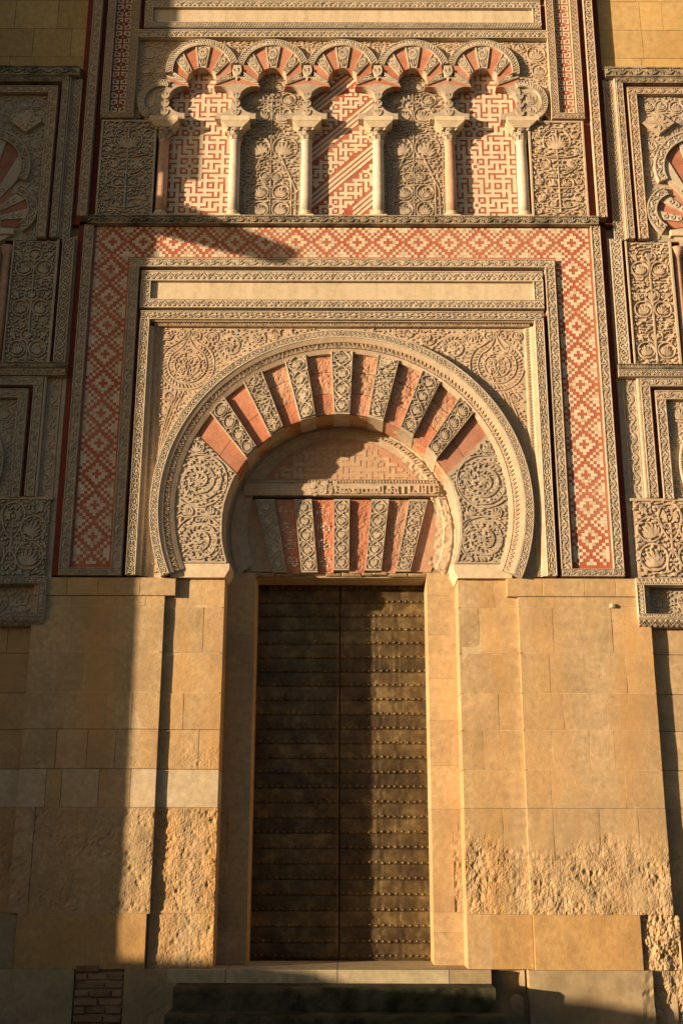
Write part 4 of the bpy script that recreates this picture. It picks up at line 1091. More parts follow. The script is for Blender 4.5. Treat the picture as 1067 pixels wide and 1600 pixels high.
# niche panels behind the columns
YN = 0.105
plabs = ['shaded red and cream fret panel at the dark end of the blind arcade', 'arabesque carved panel in the second niche of the blind arcade, on the shade side',
         'central niche panel of diagonal red strapwork on cream', 'arabesque carved panel in the fourth niche of the blind arcade, on the sunny side',
         'sunlit red and cream fret panel at the sunny end of the blind arcade']
for k in range(5):
    cx = (k - 2) * PX; x0, x1 = cx - 0.40, cx + 0.40; z0, z1 = 9.167, 11.45
    t = thing('niche_panel', plabs[k], 'wall panel', 'panels in the blind arcade')
    if k in (1, 3):
        m = MB(); m.box(x0 - 0.04, x1 + 0.04, YN + 0.012, 0.15, z0, z1)
        p = Panel(cx - 0.37, cx + 0.37, z0 + 0.02, 11.40, None, 60 + k, 0.011)
        p.stroke([(cx, z0 + 0.05), (cx, 11.3)], 0.014)
        for sg in (-1, 1):
            for (dx, z, r_) in ((0.13, 9.36, 0.105), (0.13, 9.60, 0.105), (0.075, 9.82, 0.06), (0.17, 10.23, 0.155), (0.13, 10.70, 0.12), (0.20, 10.93, 0.09), (0.08, 11.12, 0.07)):
                p.palmette((cx + sg * dx, z), r_, math.pi / 2 - sg * 0.3, 7, 0.014)
            p.stroke([(cx + sg * (0.31 - 0.24 * max(0, t_ - 0.45) ** 1.0 * 1.6), 9.2 + 0.95 * t_) for t_ in np.linspace(0, 1, 12)], 0.014)
            p.stroke([(cx + sg * 0.255, 9.2), (cx + sg * 0.255, 9.75), (cx + sg * 0.16, 9.98), (cx, 10.06)], 0.013)
            p.stroke([(cx + sg * 0.36, 9.2), (cx + sg * 0.36, 10.2)], 0.012)
        p.fill(0.06, 0.021, 4200, cx); p.put(m, YN - 0.010, 0.022, d=0.9)
        m.build('carved_ground', M['carved'], t)
    else:
        if k in (0, 4):
            MB().box(x0 - 0.04, x1 + 0.04, YN + 0.004, 0.15, z0, z1).build('red_bed', M['mosaic_red'], t)
            m = MB(); fret_pieces(m, x0 + 0.02, x1 - 0.02, z0, 11.4, 0.034, YN, seed=k); m.build('cream_pieces', M['mosaic_cream'], t, kind='stuff'); continue
        MB().box(x0 - 0.04, x1 + 0.04, YN + 0.004, 0.15, z0, z1).build('red_bed', M['mosaic_red'], t)
        m = MB(); PZ = 0.66; SL = 0.95
        def band(x, z): return ((z - 9.05) - SL * (x - cx)) % PZ
        fret_pieces(m, x0 + 0.02, x1 - 0.02, z0, 11.4, 0.031, YN, lambda x, z: 0.235 < band(x, z) < PZ - 0.005, seed=9)
        for q in range(-2, 5):
            for lo, hi in ((0.02, 0.065), (0.095, 0.14), (0.17, 0.215)):
                for a in np.linspace(x0 + 0.02, x1 - 0.10, 9):
                    b_ = a + 0.0845; za = 9.05 + q * PZ + SL * (a - cx); zb = za + SL * 0.0845
                    if za < z0 - 0.02 or zb > 11.4: continue
                    m.prism([(a, za + lo), (b_, zb + lo), (b_, zb + hi), (a, za + hi)], YN + RNG.uniform(-0.0005, 0.0005), YN + 0.01)
        m.build('cream_pieces', M['mosaic_cream'], t, kind='stuff')

# trefoil arches: one thing, five arches
arc = thing('trefoil_arcade', 'row of five trefoil arches with red and cream voussoirs above the columns', 'arcade')
TOPC, TOPR, SIDX, SIDZ, SIDR = 11.13, 0.182, 0.215, 10.84, 0.20   # lobes of one arch
CZ = 10.98                                                        # centre of the joints
def inner(phi):
    """distance from (0, CZ) to the trefoil edge in direction phi (0 = up)"""
    d = (math.sin(phi), math.cos(phi)); best = 0
    for (x, z, r_) in ((0, TOPC - CZ, TOPR), (SIDX, SIDZ - CZ, SIDR), (-SIDX, SIDZ - CZ, SIDR)):
        bq = d[0] * x + d[1] * z; disc = bq * bq - (x * x + z * z - r_ * r_)
        if disc > 0: best = max(best, bq + math.sqrt(disc))
    return best
EXT = (11.265, 0.37)       # extrados circle centre z and radius
def outer(phi):
    d = (math.sin(phi), math.cos(phi)); oz = CZ - EXT[0]
    bq = oz * d[1]; t_ = -bq + math.sqrt(max(0, bq * bq - oz * oz + EXT[1] ** 2))
    if d[0] != 0:
        tm = PX / 2 / abs(d[0])
        if tm * d[1] < 0.22 or tm < t_: t_ = tm
    return t_
def tre(cx, phi, r_): return (cx + math.sin(phi) * r_, CZ + math.cos(phi) * r_)
phis = [0, R(9), R(24), R(39), R(54), R(67), R(77)]
for k in range(5):
    cx = (k - 2) * PX
    for sg in (-1, 1):
        for i in range(6):
            if i == 0 and sg < 0: continue
            a0, a1 = (phis[i], phis[i + 1]); 
            if i == 0: a0 = -a1
            red = i % 2 == 1; n = 5
            A = [a0 + (a1 - a0) * q / n for q in range(n + 1)]
            poly = [tre(cx, sg * a, inner(a)) for a in A] + [tre(cx, sg * a, outer(a)) for a in A[::-1]]
            m = MB(); y = -0.012 if red else -0.03
            if red: m.prism(poly, y, 0.10)
            else:
                m.prism(poly, y + 0.01, 0.10)
                r = Rel()
                for e in (0.06, 0.94): r.stroke([(e, 0.03), (e, 0.97)], 0.1)
                r.stroke([(0.5 + 0.28 * math.cos(b_), 0.62 + 0.2 * math.sin(b_)) for b_ in np.linspace(0, 6.28, 11)], 0.12)
                for aa in (-1, 0, 1): r.stroke([(0.5 + aa * 0.08, 0.08), (0.5 + aa * 0.28, 0.25), (0.5 + aa * 0.16, 0.42)], 0.14, 'leaf'); r.stroke([(0.5, 0.5), (0.5 + aa * 0.12, 0.62), (0.5 + aa * 0.2, 0.75)], 0.1, 'leaf')
                for e in (0.2, 0.8): r.stroke([(e, 0.82), (0.5, 0.95)], 0.1, 'leaf')
                V, F = r.arr()
                O = []
                for u, t_, h in V:
                    a = a0 + (a1 - a0) * min(max(u, 0.02), 0.98); q0, q1 = inner(a), outer(a); rr_ = q0 + (q1 - q0) * min(max(t_, 0.03), 0.97)
                    p_ = tre(cx, sg * a, rr_); O.append((p_[0], y + 0.011 - h * 0.012, p_[1]))
                m.rel(np.array(O), F if sg < 0 else F[:, ::-1])
            m.build('red_voussoir' if red else 'carved_voussoir', M['brick_red'] if red else M['carved_white'], arc)
# springers between the arches and at the two ends
for k in range(6):
    m = MB(); cx = (k - 2.5) * PX
    parts = []
    for sg in (-1, 1):
        end = (k == 0 and sg < 0) or (k == 5 and sg > 0)
        if not end:                                # side that faces an arch centre at cx + sg*PX/2
            ax = sg * PX / 2
            edge = [(ax - sg * math.sin(phis[6]) * outer(phis[6]), CZ + math.cos(phis[6]) * outer(phis[6]))]
            for a in np.linspace(phis[6], R(150), 24):
                r_ = inner(a); x = ax - sg * math.sin(a) * r_; z = CZ + math.cos(a) * r_
                if z > 10.557: edge.append((x, z))
            edge.append((edge[-1][0], 10.557)); parts.append(edge)
        else: parts.append([(0.0, CZ + math.cos(phis[6]) * outer(phis[6])), (sg * 0.02, 10.9), (sg * 0.02, 10.557)])
    L_, R_ = parts
    poly = [(cx + x, z) for x, z in L_] + [(cx + x, z) for x, z in R_[::-1]]
    m.prism(poly, -0.018, 0.10)
    for dz in (10.62, 10.74, 10.86):
        p = Rel()
        for aa in (-0.7, 0, 0.7): leaf(p, (cx, dz - 0.02), math.pi / 2 + aa, 0.10, 0.03, -aa, 3)
        V, F = p.arr(); m.rel(np.stack([V[:, 0], -0.018 - V[:, 2] * 0.012, V[:, 1]], 1), F)
    m.build('springer', M['carved'], arc)
# end haunches of the arcade (round lobes) and the leafy archivolts
for sg in (-1, 1):
    c = (sg * 2.262, 10.81)
    # fill between last arch and the lobe archivolt
    m = MB(); pts_ = []
    ax = sg * 2 * PX
    A = np.linspace(R(72), R(90), 4)
    poly = [(sg * 2.20, 10.557), (sg * 2.46, 10.557)] + [(c[0] + sg * 0.225 * math.cos(b_), c[1] + 0.225 * math.sin(b_)) for b_ in np.linspace(-0.9, 1.9, 10)] + [(sg * 2.20, 11.03)]
    m.prism(poly, -0.006, 0.10)
    p = Panel(min(sg * 2.2, sg * 2.5), max(sg * 2.2, sg * 2.5), 10.56, 11.0, None, 3, 0.011)
    p.palmette((sg * 2.34, 10.68), 0.085, 1.57, 5, 0.012); p.palmette((sg * 2.34, 10.87), 0.085, 1.57, 5, 0.012); 
    p.put(m, -0.018, 0.014); m.build('end_haunch', M['carved'], arc)
    m = MB()
    a0, a1 = (-0.95, 1.9)
    if sg > 0: arc_frieze(m, c, 0.215, 0.30, a0, a1, -0.045, -0.045, 'rope', h=0.012, seg=26, back=0.13)
    else: arc_frieze(m, c, 0.215, 0.30, math.pi - a1, math.pi - a0, -0.045, -0.045, 'rope', h=0.012, seg=26, back=0.13)
    m.build('leafy_archivolt', M['carved_white'], arc)
for k in range(5):
    cx = (k - 2) * PX; h_ = R(14)
    a0, a1 = h_, math.pi - h_
    if k == 0: a1 = math.pi + 0.1
    if k == 4: a0 = -0.1
    m = MB(); arc_frieze(m, (cx, EXT[0]), 0.368, 0.455, a0, a1, -0.045, -0.045, 'rope', h=0.012, seg=40, back=0.13); m.build('leafy_archivolt', M['carved_white'], arc)
for k in range(1, 5):
    cx = (k - 2.5) * PX
    m = MB().prism([(cx - 0.045, 11.345), (cx + 0.045, 11.345), (cx + 0.062, 11.27), (cx + 0.05, 11.20), (cx, 11.12), (cx - 0.05, 11.20), (cx - 0.062, 11.27)], -0.03, 0.1, c=0.006)
    p = Rel()
    for aa in (-0.6, 0, 0.6): leaf(p, (cx, 11.17), math.pi / 2 + aa, 0.13, 0.03, -aa * 0.8, 3)
    V, F = p.arr(); m.rel(np.stack([V[:, 0], -0.029 - V[:, 2] * 0.014, V[:, 1]], 1), F)
    m.build('valley_stone', M['carved_white'], arc)
bk = thing('arcade_spandrels', 'carved stone ground filling the corners above the five trefoil arches', 'carved panel')
m = MB()
for k in range(6):
    cx = (k - 2.5) * PX
    if k in (0, 5):
        sg = -1 if k == 0 else 1
        m.prism([(cx + sg * 0.39, 10.557), (cx + sg * 0.39, 11.74), (cx - sg * PX / 2, 11.74), (cx - sg * PX / 2, 11.60), (cx - sg * 0.20, 11.5), (cx + sg * 0.02, 11.0), (cx + sg * 0.2, 10.8)], 0.03, 0.10)
        p = Panel(min(cx - sg * 0.2, cx + sg * 0.38), max(cx - sg * 0.2, cx + sg * 0.38), 10.6, 11.73,
                  lambda x, z, cx=cx, sg=sg: math.hypot(x - (cx - sg * PX / 2), z - EXT[0]) > 0.47 and math.hypot(x - sg * 2.262, z - 10.81) > 0.315 and abs(x) < 2.59, 5, 0.011)
        p.palmette((cx + sg * 0.24, 11.56), 0.115, 1.57, 7, 0.013); p.palmette((cx + sg * 0.27, 11.31), 0.09, 1.57, 7, 0.013); p.palmette((cx + sg * 0.02, 11.66), 0.06, 1.57, 5, 0.011)
        p.fill(0.05, 0.019, 1500); p.put(m, 0.008, 0.023)
    else:
        m.prism([(cx - PX / 2, 11.742), (cx - PX / 2, 11.6), (cx - 0.06, 11.36), (cx + 0.06, 11.36), (cx + PX / 2, 11.6), (cx + PX / 2, 11.742)], 0.03, 0.10)
        p = Panel(cx - 0.4, cx + 0.4, 11.38, 11.735, lambda x, z, cx=cx: math.hypot(x - cx + PX / 2, z - EXT[0]) > 0.47 and math.hypot(x - cx - PX / 2, z - EXT[0]) > 0.47, 6 + k, 0.011)
        for aa in (-1.0, -0.5, 0, 0.5, 1.0): p.leaf((cx, 11.44), math.pi / 2 + aa, 0.23, 0.035, -aa * 0.4, 4)
        p.fill(0.05, 0.019, 700, cx); p.put(m, 0.008, 0.023)
m.build('carved_ground', M['carved_warm'], bk)

# panels flanking the arcade, upper frames
for sg in (-1, 1):
    X = lambda a, c: (min(sg * a, sg * c), max(sg * a, sg * c))
    t = thing('arabesque_panel', 'square arabesque panel of deep foliage beside the arcade, in shade' if sg < 0 else
              'square arabesque panel of deep foliage beside the arcade, in full sun', 'carved panel', 'panels flanking the blind arcade')
    a, c = X(2.30, 2.99); m = MB()
    m.box(a, c, 0.0, 0.15, 9.167, 10.535)
    for (x0, x1, z0, z1) in ((a, a + 0.028, 9.167, 10.535), (c - 0.028, c, 9.167, 10.535), (a + 0.029, c - 0.029, 10.507, 10.535), (a + 0.029, c - 0.029, 9.167, 9.19)):
        m.cbox(x0, x1, -0.03, 0.05, z0, z1, 0.004)
    p = Panel(a + 0.035, c - 0.035, 9.2, 10.50, None, 77, 0.011); mx = (a + c) / 2
    p.stroke([(mx, 9.25), (mx, 10.42)], 0.018)
    for s2 in (-1, 1):
        p.palmette((mx + s2 * 0.0001, 10.25), 0.17, math.pi / 2, 9, 0.015) if s2 > 0 else None
        for (dx, z, r_) in ((0.235, 10.33, 0.07), (0.245, 10.12, 0.065), (0.17, 9.92, 0.09), (0.10, 9.66, 0.085), (0.25, 9.68, 0.06), (0.23, 9.45, 0.085), (0.09, 9.36, 0.07), (0.26, 9.26, 0.05)):
            p.medallion((mx + s2 * dx, z), r_, 0.014, leaves=False, turns=1.2, sgn=s2); p.palmette((mx + s2 * dx, z), r_ * 0.8, math.pi / 2 - s2 * 0.5, 5, 0.012, ring=False)
            p.stroke(curve((mx, z - r_ * 1.6), (mx + s2 * dx * 0.4, z - r_ * 1.8), (mx + s2 * dx, z - r_), 6), 0.013)
    p.fill(0.065, 0.024, 3600, mx); p.put(m, -0.03, 0.03, d=0.8)
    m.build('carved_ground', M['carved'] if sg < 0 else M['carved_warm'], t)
    t = thing('fret_strip', 'tall upright strip of red and white fret mosaic in a carved border, in shade' if sg < 0 else
              'tall upright strip of red and white fret mosaic in a carved border, in sun', 'mosaic', 'fret mosaic strips beside the arcade')
    m = MB(); frieze(m, *X(2.60, 2.70), 10.64, 14.0, -0.05, 'guilloche', back=0.15); m.build('border', M['carved_warm'], t)
    m = MB(); frieze(m, *X(2.91, 3.01), 10.64, 14.0, -0.05, 'guilloche', back=0.15); m.build('border', M['carved_warm'], t)
    m = MB(); frieze(m, *X(2.60, 3.01), 10.555, 10.638, -0.05, 'palm', back=0.15); m.build('border', M['carved_warm'], t)
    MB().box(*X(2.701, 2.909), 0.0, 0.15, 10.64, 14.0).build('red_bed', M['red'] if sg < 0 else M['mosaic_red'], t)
    m = MB(); g = 0.0205
    pat = ["....#....", ".##.#.##.", ".#..#..#.", "..#####..", "####.####", "..#####..", ".#..#..#.", ".##.#.##.", "....#....", "#########"]
    for j in range(165):
        for i in range(9):
            if pat[j % 10][i] == '.':
                x = sg * 2.805 + (i - 4) * g; z = 10.67 + j * g
                m.cbox(x - g * 0.47, x + g * 0.47, -0.008, 0.002, z - g * 0.47, z + g * 0.47, 0.002)
    m.build('white_pieces', M['mosaic_cream'], t, kind='stuff')
    t = thing('outer_frieze', 'long upright carved frieze at the shaded outer edge of the upper facade' if sg < 0 else
              'long upright carved frieze at the sunlit outer edge of the upper facade', 'frieze', 'outer friezes of the upper facade')
    m = MB(); frieze(m, *X(3.085, 3.20), 9.17, 14.0, -0.055, 'scroll', back=0.15); m.build('carved_face', M['carved_warm'], t)
uf = thing('upper_frieze', 'thin carved frieze running over the five trefoil arches', 'frieze')
m = MB(); frieze(m, -2.598, 2.598, 11.748, 11.865, -0.05, 'palm', back=0.15); m.build('carved_face', M['carved_white'], uf)
ui = thing('upper_inscription_band', 'blank pale band in a carved border at the top edge of the view', 'frieze')
for z0, z1 in ((11.892, 11.982), (12.205, 12.32)):
    m = MB(); frieze(m, -2.535, 2.535, z0, z1, -0.05, 'rope' if z0 < 12 else 'palm', back=0.15); m.build('border', M['carved_white'], ui)
for sg in (-1, 1):
    X = lambda a, c: (min(sg * a, sg * c), max(sg * a, sg * c))
    m = MB(); frieze(m, *X(2.43, 2.535), 11.984, 12.203, -0.05, 'palm', back=0.15); m.build('border', M['carved_white'], ui)
xs = [-2.43, -1.5, -0.7, 0.2, 1.1, 1.8, 2.43]
for a, c in zip(xs[:-1], xs[1:]): MB().box(a + 0.0006, c - 0.0006, -0.006, 0.14, 11.984, 12.203).build('plain_slab', M['slab'], ui)
m = MB(); frieze(m, -2.535, 2.535, 12.35, 12.5, -0.05, 'palm', back=0.15); m.box(-2.535, 2.535, -0.01, 0.15, 12.5, 14.0); m.build('upper_border', M['carved_white'], ui)

# ------------------------------------------------------------------ side bays
for sg in (-1, 1):
    X = lambda a, c: (min(sg * a, sg * c), max(sg * a, sg * c))
    tone = 'shaded' if sg < 0 else 'sunlit'; YS = 0.03
    t = thing('upper_ashlar', tone + ' plain ashlar wall above the side bay at the top corner', 'wall', 'plain walls above the side bays')
    MB().box(*X(3.30, 5.5), 0.10, 0.158, 11.4, 14.2).build('mortar_bed', M['mortar'], t)
    zr = [11.36, 11.55, 11.98, 12.42, 12.9, 13.4]
    for z0, z1 in zip(zr[:-1], zr[1:]):
        a, c = X(3.28, 5.4); course(t, a, c, z0, z1, 0.085, 0.15, M['gold_wall'], 0.22, 0.6)
    # framed multifoil arch
    t = thing('side_bay_frame', tone + ' nested carved frames around the side multifoil arch', 'carved frame', 'frames of the side bays')
    m = MB(); frieze(m, *X(3.31, 5.3), 11.185, 11.325, YS - 0.07, 'scroll', h=0.02, back=0.14); m.build('cornice', M['black_crust'], t)
    m = MB(); frieze(m, *X(3.285, 3.415), 8.90, 11.178, YS + 0.0, 'guilloche', h=0.018, back=0.1); m.build('outer_strip', M['carved'], t)
    m = MB(); frieze(m, *X(3.437, 5.3), 11.10, 11.183, YS - 0.055, 'scroll', back=0.14); m.build('frieze', M['black_crust'], t)
    m = MB(); frieze(m, *X(3.437, 3.52), 8.90, 11.098, YS - 0.055, 'scroll', back=0.14); m.build('frieze', M['carved'], t)
    MB().cbox(*X(3.416, 3.436), YS - 0.04, YS + 0.1, 8.90, 11.178, 0.008).build('fillet', M['carved_warm'], t)
    MB().box(*X(3.521, 5.3), YS + 0.03, YS + 0.12, 8.88, 11.099).build('red_groove', M['red'], t)
    m = MB(); frieze(m, *X(3.57, 5.3), 10.935, 11.035, YS - 0.055, 'scroll', back=0.14); m.build('frieze', M['carved_warm'], t)
    m = MB(); frieze(m, *X(3.57, 3.685), 8.90, 10.933, YS - 0.055, 'scroll', back=0.14); m.build('frieze', M['carved_warm'], t)
    t = thing('side_arch', tone + ' multifoil side arch with red and cream voussoirs cut by the picture edge', 'arch', 'multifoil arches of the side bays')
    # carved ground in the corner
    m = MB(); m.box(*X(3.686, 5.3), YS + 0.012, YS + 0.1, 8.885, 10.932)
    a, c = X(3.69, 4.6)
    L1 = ((4.36, 9.88), 0.53); L2 = ((4.045, 9.28), 0.355)
    def inside(x, z):
        ax = abs(x); return math.hypot(ax - L1[0][0], z - L1[0][1]) > L1[1] + 0.015 and math.hypot(ax - L2[0][0], z - L2[0][1]) > L2[1] + 0.015
    p = Panel(a, c, 8.92, 10.92, inside, 31, 0.012)
    for (x, z, r_) in ((3.83, 10.80, 0.075), (3.99, 10.80, 0.075), (4.18, 10.78, 0.085), (3.80, 10.22, 0.095), (3.755, 9.98, 0.06), (3.75, 9.82, 0.055), (4.2, 10.58, 0.06)): p.palmette((sg * x, z), r_, 1.57, 7, 0.014)
    p.fill(0.06, 0.022, 2600); p.put(m, YS - 0.01, 0.022); m.build('carved_ground', M['carved'], t)
    m = MB(); m.prism([(sg * 3.93, 10.36), (sg * 4.13, 10.52), (sg * 3.93, 10.68), (sg * 3.73, 10.52)], YS - 0.05, YS + 0.02, c=0.006)
    r = Rel(); 
    for q in range(8): leaf(r, (sg * 3.93, 10.52), q * math.pi / 4, 0.11, 0.04, 0.2, 3)
    V, F = r.arr(); m.rel(np.stack([V[:, 0], YS - 0.049 - V[:, 2] * 0.012, V[:, 1]], 1), F); m.build('diamond_boss', M['carved_warm'], t)
    m = MB()
    for (cc, rad, b0, b1) in ((L1[0], L1[1], R(78), R(202)), (L2[0], L2[1], R(108), R(238))):
        c2 = (sg * cc[0], cc[1]); aa0, aa1 = (b0, b1) if sg > 0 else (math.pi - b1, math.pi - b0)
        arc_frieze(m, c2, rad - 0.12, rad, aa0, aa1, YS - 0.05, YS - 0.05, 'scroll', h=0.014, seg=30, rim=0.14, back=0.14)
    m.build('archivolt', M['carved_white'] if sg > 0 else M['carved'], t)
    vc = (4.42, 9.12)
    AA = [R(a_) for a_ in (188, 175, 163, 151, 139, 127, 115, 103, 91)]
    for i in range(8):
        a0, a1 = AA[i], AA[i + 1]; red = i % 2 == 0
        def out(a):
            d = (math.cos(a), math.sin(a)); best = 0
            for (cc, rad) in ((L1[0], L1[1] - 0.11), (L2[0], L2[1] - 0.11)):
                ox, oz = vc[0] - cc[0], vc[1] - cc[1]; bq = ox * d[0] + oz * d[1]; ds = bq * bq - (ox * ox + oz * oz - rad * rad)
                if ds > 0: best = max(best, -bq + math.sqrt(ds))
            return best or 0.85
        A = np.linspace(a0, a1, 5); ri = 0.29
        poly = [(sg * (vc[0] + ri * math.cos(a_)), vc[1] + ri * math.sin(a_)) for a_ in A] + [(sg * (vc[0] + out(a_) * math.cos(a_)), vc[1] + out(a_) * math.sin(a_)) for a_ in A[::-1]]
        y = YS - (0.0 if red else 0.02)
        m = MB(); m.prism(poly, y, YS + 0.1)
        if not red:
            am = (a0 + a1) / 2; r = Rel()
            for q in range(3):
                rr_ = 0.345 + q * 0.085; cxx, czz = sg * (vc[0] + rr_ * math.cos(am)), vc[1] + rr_ * math.sin(am)
                r.stroke(circ((cxx, czz), 0.026, 8), 0.011); leaf(r, (cxx - 0.03, czz), 0.6, 0.06, 0.025, 0.4, 3)
            V, F = r.arr(); m.rel(np.stack([V[:, 0], y - V[:, 2] * 0.012, V[:, 1]], 1), F)
        m.build('red_voussoir' if red else 'carved_voussoir', M['brick_red'] if red else M['carved_white'], t)
    m = MB(); m.cbox(*X(3.95, 5.3), YS - 0.06, YS + 0.12, 8.93, 9.01, 0.006); m.prism([(sg * 3.99, 8.93), (sg * 4.2, 8.80), (sg * 5.3, 8.80), (sg * 5.3, 8.93)], YS - 0.03, YS + 0.1)
    m.build('impost', M['white_stone'], t)
    MB().box(*X(4.12, 5.3), YS + 0.08, YS + 0.125, 7.25, 8.81).build('dark_recess_panel', M['plinth'], t)
    # tall panel with colonnette beside it
    t = thing('carved_tree_relief', tone + ' tall carved tree panel between the side arch and the cornice', 'carved panel', 'tall panels of the side bays')
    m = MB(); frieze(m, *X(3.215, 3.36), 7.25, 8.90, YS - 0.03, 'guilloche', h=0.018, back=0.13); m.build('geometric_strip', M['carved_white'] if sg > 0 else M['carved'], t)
    a, c = X(3.40, 3.955); m = MB(); m.box(a, c, YS + 0.01, YS + 0.1, 7.25, 8.872)
    m.cbox(a, a + 0.02, YS - 0.03, YS + 0.05, 7.25, 8.872, 0.003); m.cbox(c - 0.03, c, YS - 0.03, YS + 0.05, 7.25, 8.872, 0.003)
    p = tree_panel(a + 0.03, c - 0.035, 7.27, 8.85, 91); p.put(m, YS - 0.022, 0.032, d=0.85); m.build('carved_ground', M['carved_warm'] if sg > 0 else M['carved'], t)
    MB().box(*X(3.361, 3.399), YS + 0.03, YS + 0.1, 7.25, 8.88).build('red_groove', M['red'], t)
    t2 = thing('colonnette', tone + ' slim reddish colonnette beside the tall carved panel', 'column', 'colonnettes of the side bays')
    MB().lathe([(0.055, 7.30), (0.052, 8.0), (0.048, 8.66), (0.06, 8.70), (0.10, 8.80)], sg * 4.03, YS + 0.05, 14).build('shaft', M['marble_pink'], t2, smooth=True)
    MB().lathe([(0.075, 7.247), (0.075, 7.27), (0.06, 7.30)], sg * 4.03, YS + 0.05, 14).build('base', M['white_stone'], t2)
    # cornice
    t = thing('side_cornice', tone + ' weathered carved cornice below the tall side panel', 'moulding', 'cornices of the side bays')
    m = MB(); frieze(m, *X(3.20, 5.3), 7.185, 7.246, YS - 0.085, 'zigzag', h=0.02, back=0.19); m.build('upper_moulding', M['black_crust'], t)
    m = MB(); frieze(m, *X(3.20, 5.3), 7.095, 7.183, YS - 0.065, 'palm', h=0.014, back=0.17); m.build('lower_moulding', M['carved'], t)
    # lower framed arch
    t = thing('lower_bay_frame', tone + ' carved frames around the lower side arch below the cornice', 'carved frame', 'lower frames of the side bays')
    m = MB(); frieze(m, *X(3.25, 3.41), 5.635, 7.09, YS + 0.02, 'scroll', h=0.018, back=0.1); m.build('outer_strip', M['carved'], t)
    MB().cbox(*X(3.411, 3.445), YS - 0.03, YS + 0.1, 5.635, 7.09, 0.008).build('fillet', M['carved_warm'], t)
    m = MB(); frieze(m, *X(3.446, 5.3), 6.98, 7.085, YS - 0.045, 'scroll', back=0.14); m.build('frieze', M['carved'], t)
    m = MB(); frieze(m, *X(3.446, 3.555), 5.635, 6.978, YS - 0.045, 'scroll', back=0.14); m.build('frieze', M['carved'], t)
    MB().box(*X(3.556, 5.3), YS + 0.03, YS + 0.12, 5.63, 6.979).build('red_groove', M['red'], t)
    m = MB(); frieze(m, *X(3.61, 5.3), 6.82, 6.93, YS - 0.045, 'scroll', back=0.14); m.build('frieze', M['carved'], t)
    m = MB(); frieze(m, *X(3.61, 3.725), 5.62, 6.818, YS - 0.045, 'scroll', back=0.14); m.build('frieze', M['carved'], t)
    m = MB(); m.box(*X(3.726, 5.3), YS + 0.022, YS + 0.1, 5.63, 6.817)
    a, c = X(3.73, 4.4); p = Panel(a, c, 5.64, 6.81, lambda x, z: math.hypot(abs(x) - 4.58, z - 6.02) > 0.765, 44, 0.012)
    p.palmette((sg * 3.88, 6.66), 0.10, 1.57, 7, 0.014); p.palmette((sg * 4.1, 6.7), 0.08, 1.57, 7, 0.014); p.fill(0.06, 0.022, 1500); p.put(m, YS, 0.022)
    m.build('carved_ground', M['carved'], t)
    m = MB(); b0, b1 = (R(60), R(212)) if sg > 0 else (R(-32), R(120))
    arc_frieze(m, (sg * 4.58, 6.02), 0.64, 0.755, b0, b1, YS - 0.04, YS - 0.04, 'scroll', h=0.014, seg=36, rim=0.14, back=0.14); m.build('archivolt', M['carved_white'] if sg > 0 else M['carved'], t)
    pts = [(sg * (4.58 + 0.645 * math.cos(a_)), 6.02 + 0.645 * math.sin(a_)) for a_ in np.linspace(0, 2 * math.pi, 24)[:-1]]
    MB().prism(pts, YS + 0.01, YS + 0.09).build('red_infill', M['brick_red'], t)
    # low panel and niche
    t = thing('low_side_panel', tone + ' deeply carved palmette panel above the small box niche', 'carved panel', 'low panels of the side bays')
    MB().cbox(*X(3.235, 5.3), YS - 0.02, YS + 0.12, 5.60, 5.633, 0.004).build('ledge', M['carved_warm'], t)
    a, c = X(3.265, 4.75); m = MB(); m.box(a, c, YS + 0.0, YS + 0.12, 4.715, 5.598)
    a, c = X(3.275, 4.05); mx = (a + c) / 2
    p = Panel(a, c, 4.735, 5.59, None, 52, 0.012)
    p.stroke([(mx, 4.95), (mx, 5.35)], 0.022)
    for s2 in (-1, 1):
        p.palmette((mx + s2 * 0.215, 4.95), 0.155, 1.57 - s2 * 0.3, 7, 0.02); p.palmette((mx + s2 * 0.235, 5.27), 0.14, 1.57 - s2 * 0.5, 7, 0.02)
        p.stroke(curve((mx, 5.14), (mx + s2 * 0.1, 5.2), (mx + s2 * 0.13, 5.42), 6), 0.02); p.stroke(curve((mx + s2 * 0.13, 5.42), (mx + s2 * 0.12, 5.56), (mx, 5.57), 6), 0.02)
        p.stroke(curve((mx, 5.03), (mx + s2 * 0.09, 4.92), (mx + s2 * 0.07, 4.80), 5), 0.02); p.stroke(curve((mx + s2 * 0.07, 4.80), (mx + s2 * 0.04, 4.76), (mx, 4.85), 5), 0.02)
        p.leaf((mx + s2 * 0.03, 5.35), 1.57 - s2 * 0.5, 0.15, 0.045, s2 * 0.6); p.leaf((mx + s2 * 0.25, 5.44), 1.57 - s2 * 0.8, 0.14, 0.04, s2 * 0.6); p.leaf((mx + s2 * 0.3, 5.44), 1.57 - s2 * 0.2, 0.14, 0.04, s2 * 0.6)
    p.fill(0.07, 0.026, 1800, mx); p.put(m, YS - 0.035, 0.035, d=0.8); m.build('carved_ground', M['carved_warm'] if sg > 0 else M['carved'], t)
    t = thing('box_niche', tone + ' shallow rectangular niche with carved rim and scroll-carved back', 'niche', 'box niches of the side bays')
    m = MB(); frieze(m, *X(3.215, 4.75), 4.62, 4.70, YS - 0.09, 'zigzag', h=0.014, back=0.2); frieze(m, *X(3.215, 4.75), 4.245, 4.30, YS - 0.09, 'zigzag', h=0.014, back=0.2)
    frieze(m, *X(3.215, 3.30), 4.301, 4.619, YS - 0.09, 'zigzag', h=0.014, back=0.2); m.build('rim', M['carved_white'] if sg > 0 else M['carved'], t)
    m = MB(); m.box(*X(3.301, 4.75), YS + 0.07, YS + 0.12, 4.301, 4.619)
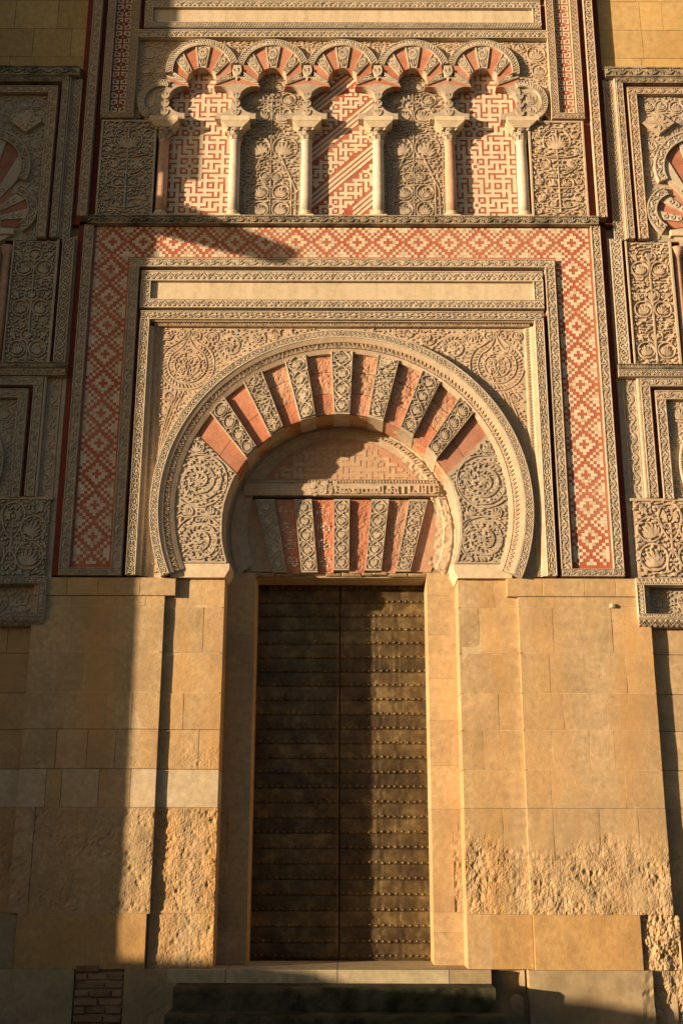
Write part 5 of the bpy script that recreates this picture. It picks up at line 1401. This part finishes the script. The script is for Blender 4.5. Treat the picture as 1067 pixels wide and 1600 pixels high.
    a, c = X(3.31, 4.3); p = Panel(a, c, 4.31, 4.61, None, 5, 0.011)
    for q in range(3): p.medallion((sg * (3.48 + q * 0.29), 4.46), 0.125, 0.016, turns=1.5, leaves=True)
    p.fill(0.05, 0.02, 500); p.put(m, YS + 0.045, 0.026); m.build('carved_back', M['carved'], t)
    m = MB(); a, c = X(3.22, 4.75)
    vs_ = [(a, YS - 0.09, 4.243), (c, YS - 0.09, 4.243), (c, YS - 0.02, 4.165), (a, YS - 0.02, 4.165), (a, YS + 0.08, 4.243), (c, YS + 0.08, 4.243), (c, YS + 0.08, 4.165), (a, YS + 0.08, 4.165)]
    m.add(vs_, [(3, 2, 1, 0), (4, 5, 6, 7), (0, 1, 5, 4), (2, 3, 7, 6), (0, 4, 7, 3), (1, 2, 6, 5)])
    V, F = tiled('palm', c - a, 0.09); tt = V[:, 1]
    O = np.stack([a + V[:, 0] * (c - a), YS - 0.021 - 0.068 * tt - V[:, 2] * 0.012, 4.167 + 0.074 * tt - V[:, 2] * 0.008], 1); m.rel(O, F); m.build('sill', M['carved'], t)

# ------------------------------------------------------------------ unseen shadow casters: a buttress, plus a spout and parapet added for their shadows
bt = thing('buttress', 'unseen stone buttress beside the portal, placed so its shadow crosses the facade', 'buttress')
BX, BY = -6.0, -1.9
b = MB(); b.box(-8.5, BX, BY, 0.155, 0.125, 14.5)  # out of view; its corner is set by where the shadow edge falls
b.build('shaft', M['neighbour'], bt)
b = MB(); b.box(-8.6, BX + 0.12, BY - 0.06, 0.15, 10.2, 11.0); b.box(-8.6, BX + 0.08, BY - 0.02, 0.15, 12.0, 14.6); b.build('cornice', M['neighbour'], bt)  # ledges added to widen the shadow higher up
b = MB(); vs_ = []
for (y, z, w, h) in ((BY + 0.2, 9.55, 0.30, 0.55), (BY - 1.0, 9.14, 0.2, 0.22)):
    vs_ += [(BX - 0.5, y, z), (BX - 0.5 + w, y, z), (BX - 0.5 + w, y, z + h), (BX - 0.5, y, z + h)]
b.add(vs_, [(3, 2, 1, 0), (4, 5, 6, 7)] + [(i, (i + 1) % 4, (i + 1) % 4 + 4, i + 4) for i in range(4)]); b.build('shadow_spout', M['neighbour'], bt)  # sloping block added to cast the slanting shadow over the mosaic band
opp = thing('street_house', 'plain rendered house front across the street from the portal', 'house')
b = MB(); b.box(-20, 34, -24, -17.5, 0.125, 5.6); b.build('wall_body', M['neighbour'], opp)
b = MB(); b.box(-20.3, 34.3, -24.3, -17.2, 5.601, 5.9); b.build('eaves', M['neighbour'], opp)
pw = thing('shadow_parapet', 'unseen low stone parapet added to shade the steps', 'wall')
b = MB(); b.prism([(-16.0, 0.125), (-5.5, 0.125), (-5.5, 1.12), (-7.3, 1.42), (-8.1, 1.55), (-9.0, 1.60), (-10.4, 1.63), (-11.0, 1.85), (-16, 1.98)], -5.4, -5.0); b.build('wall_body', M['neighbour'], pw)  # added out of view; top profile shaped to the shadow line at the steps
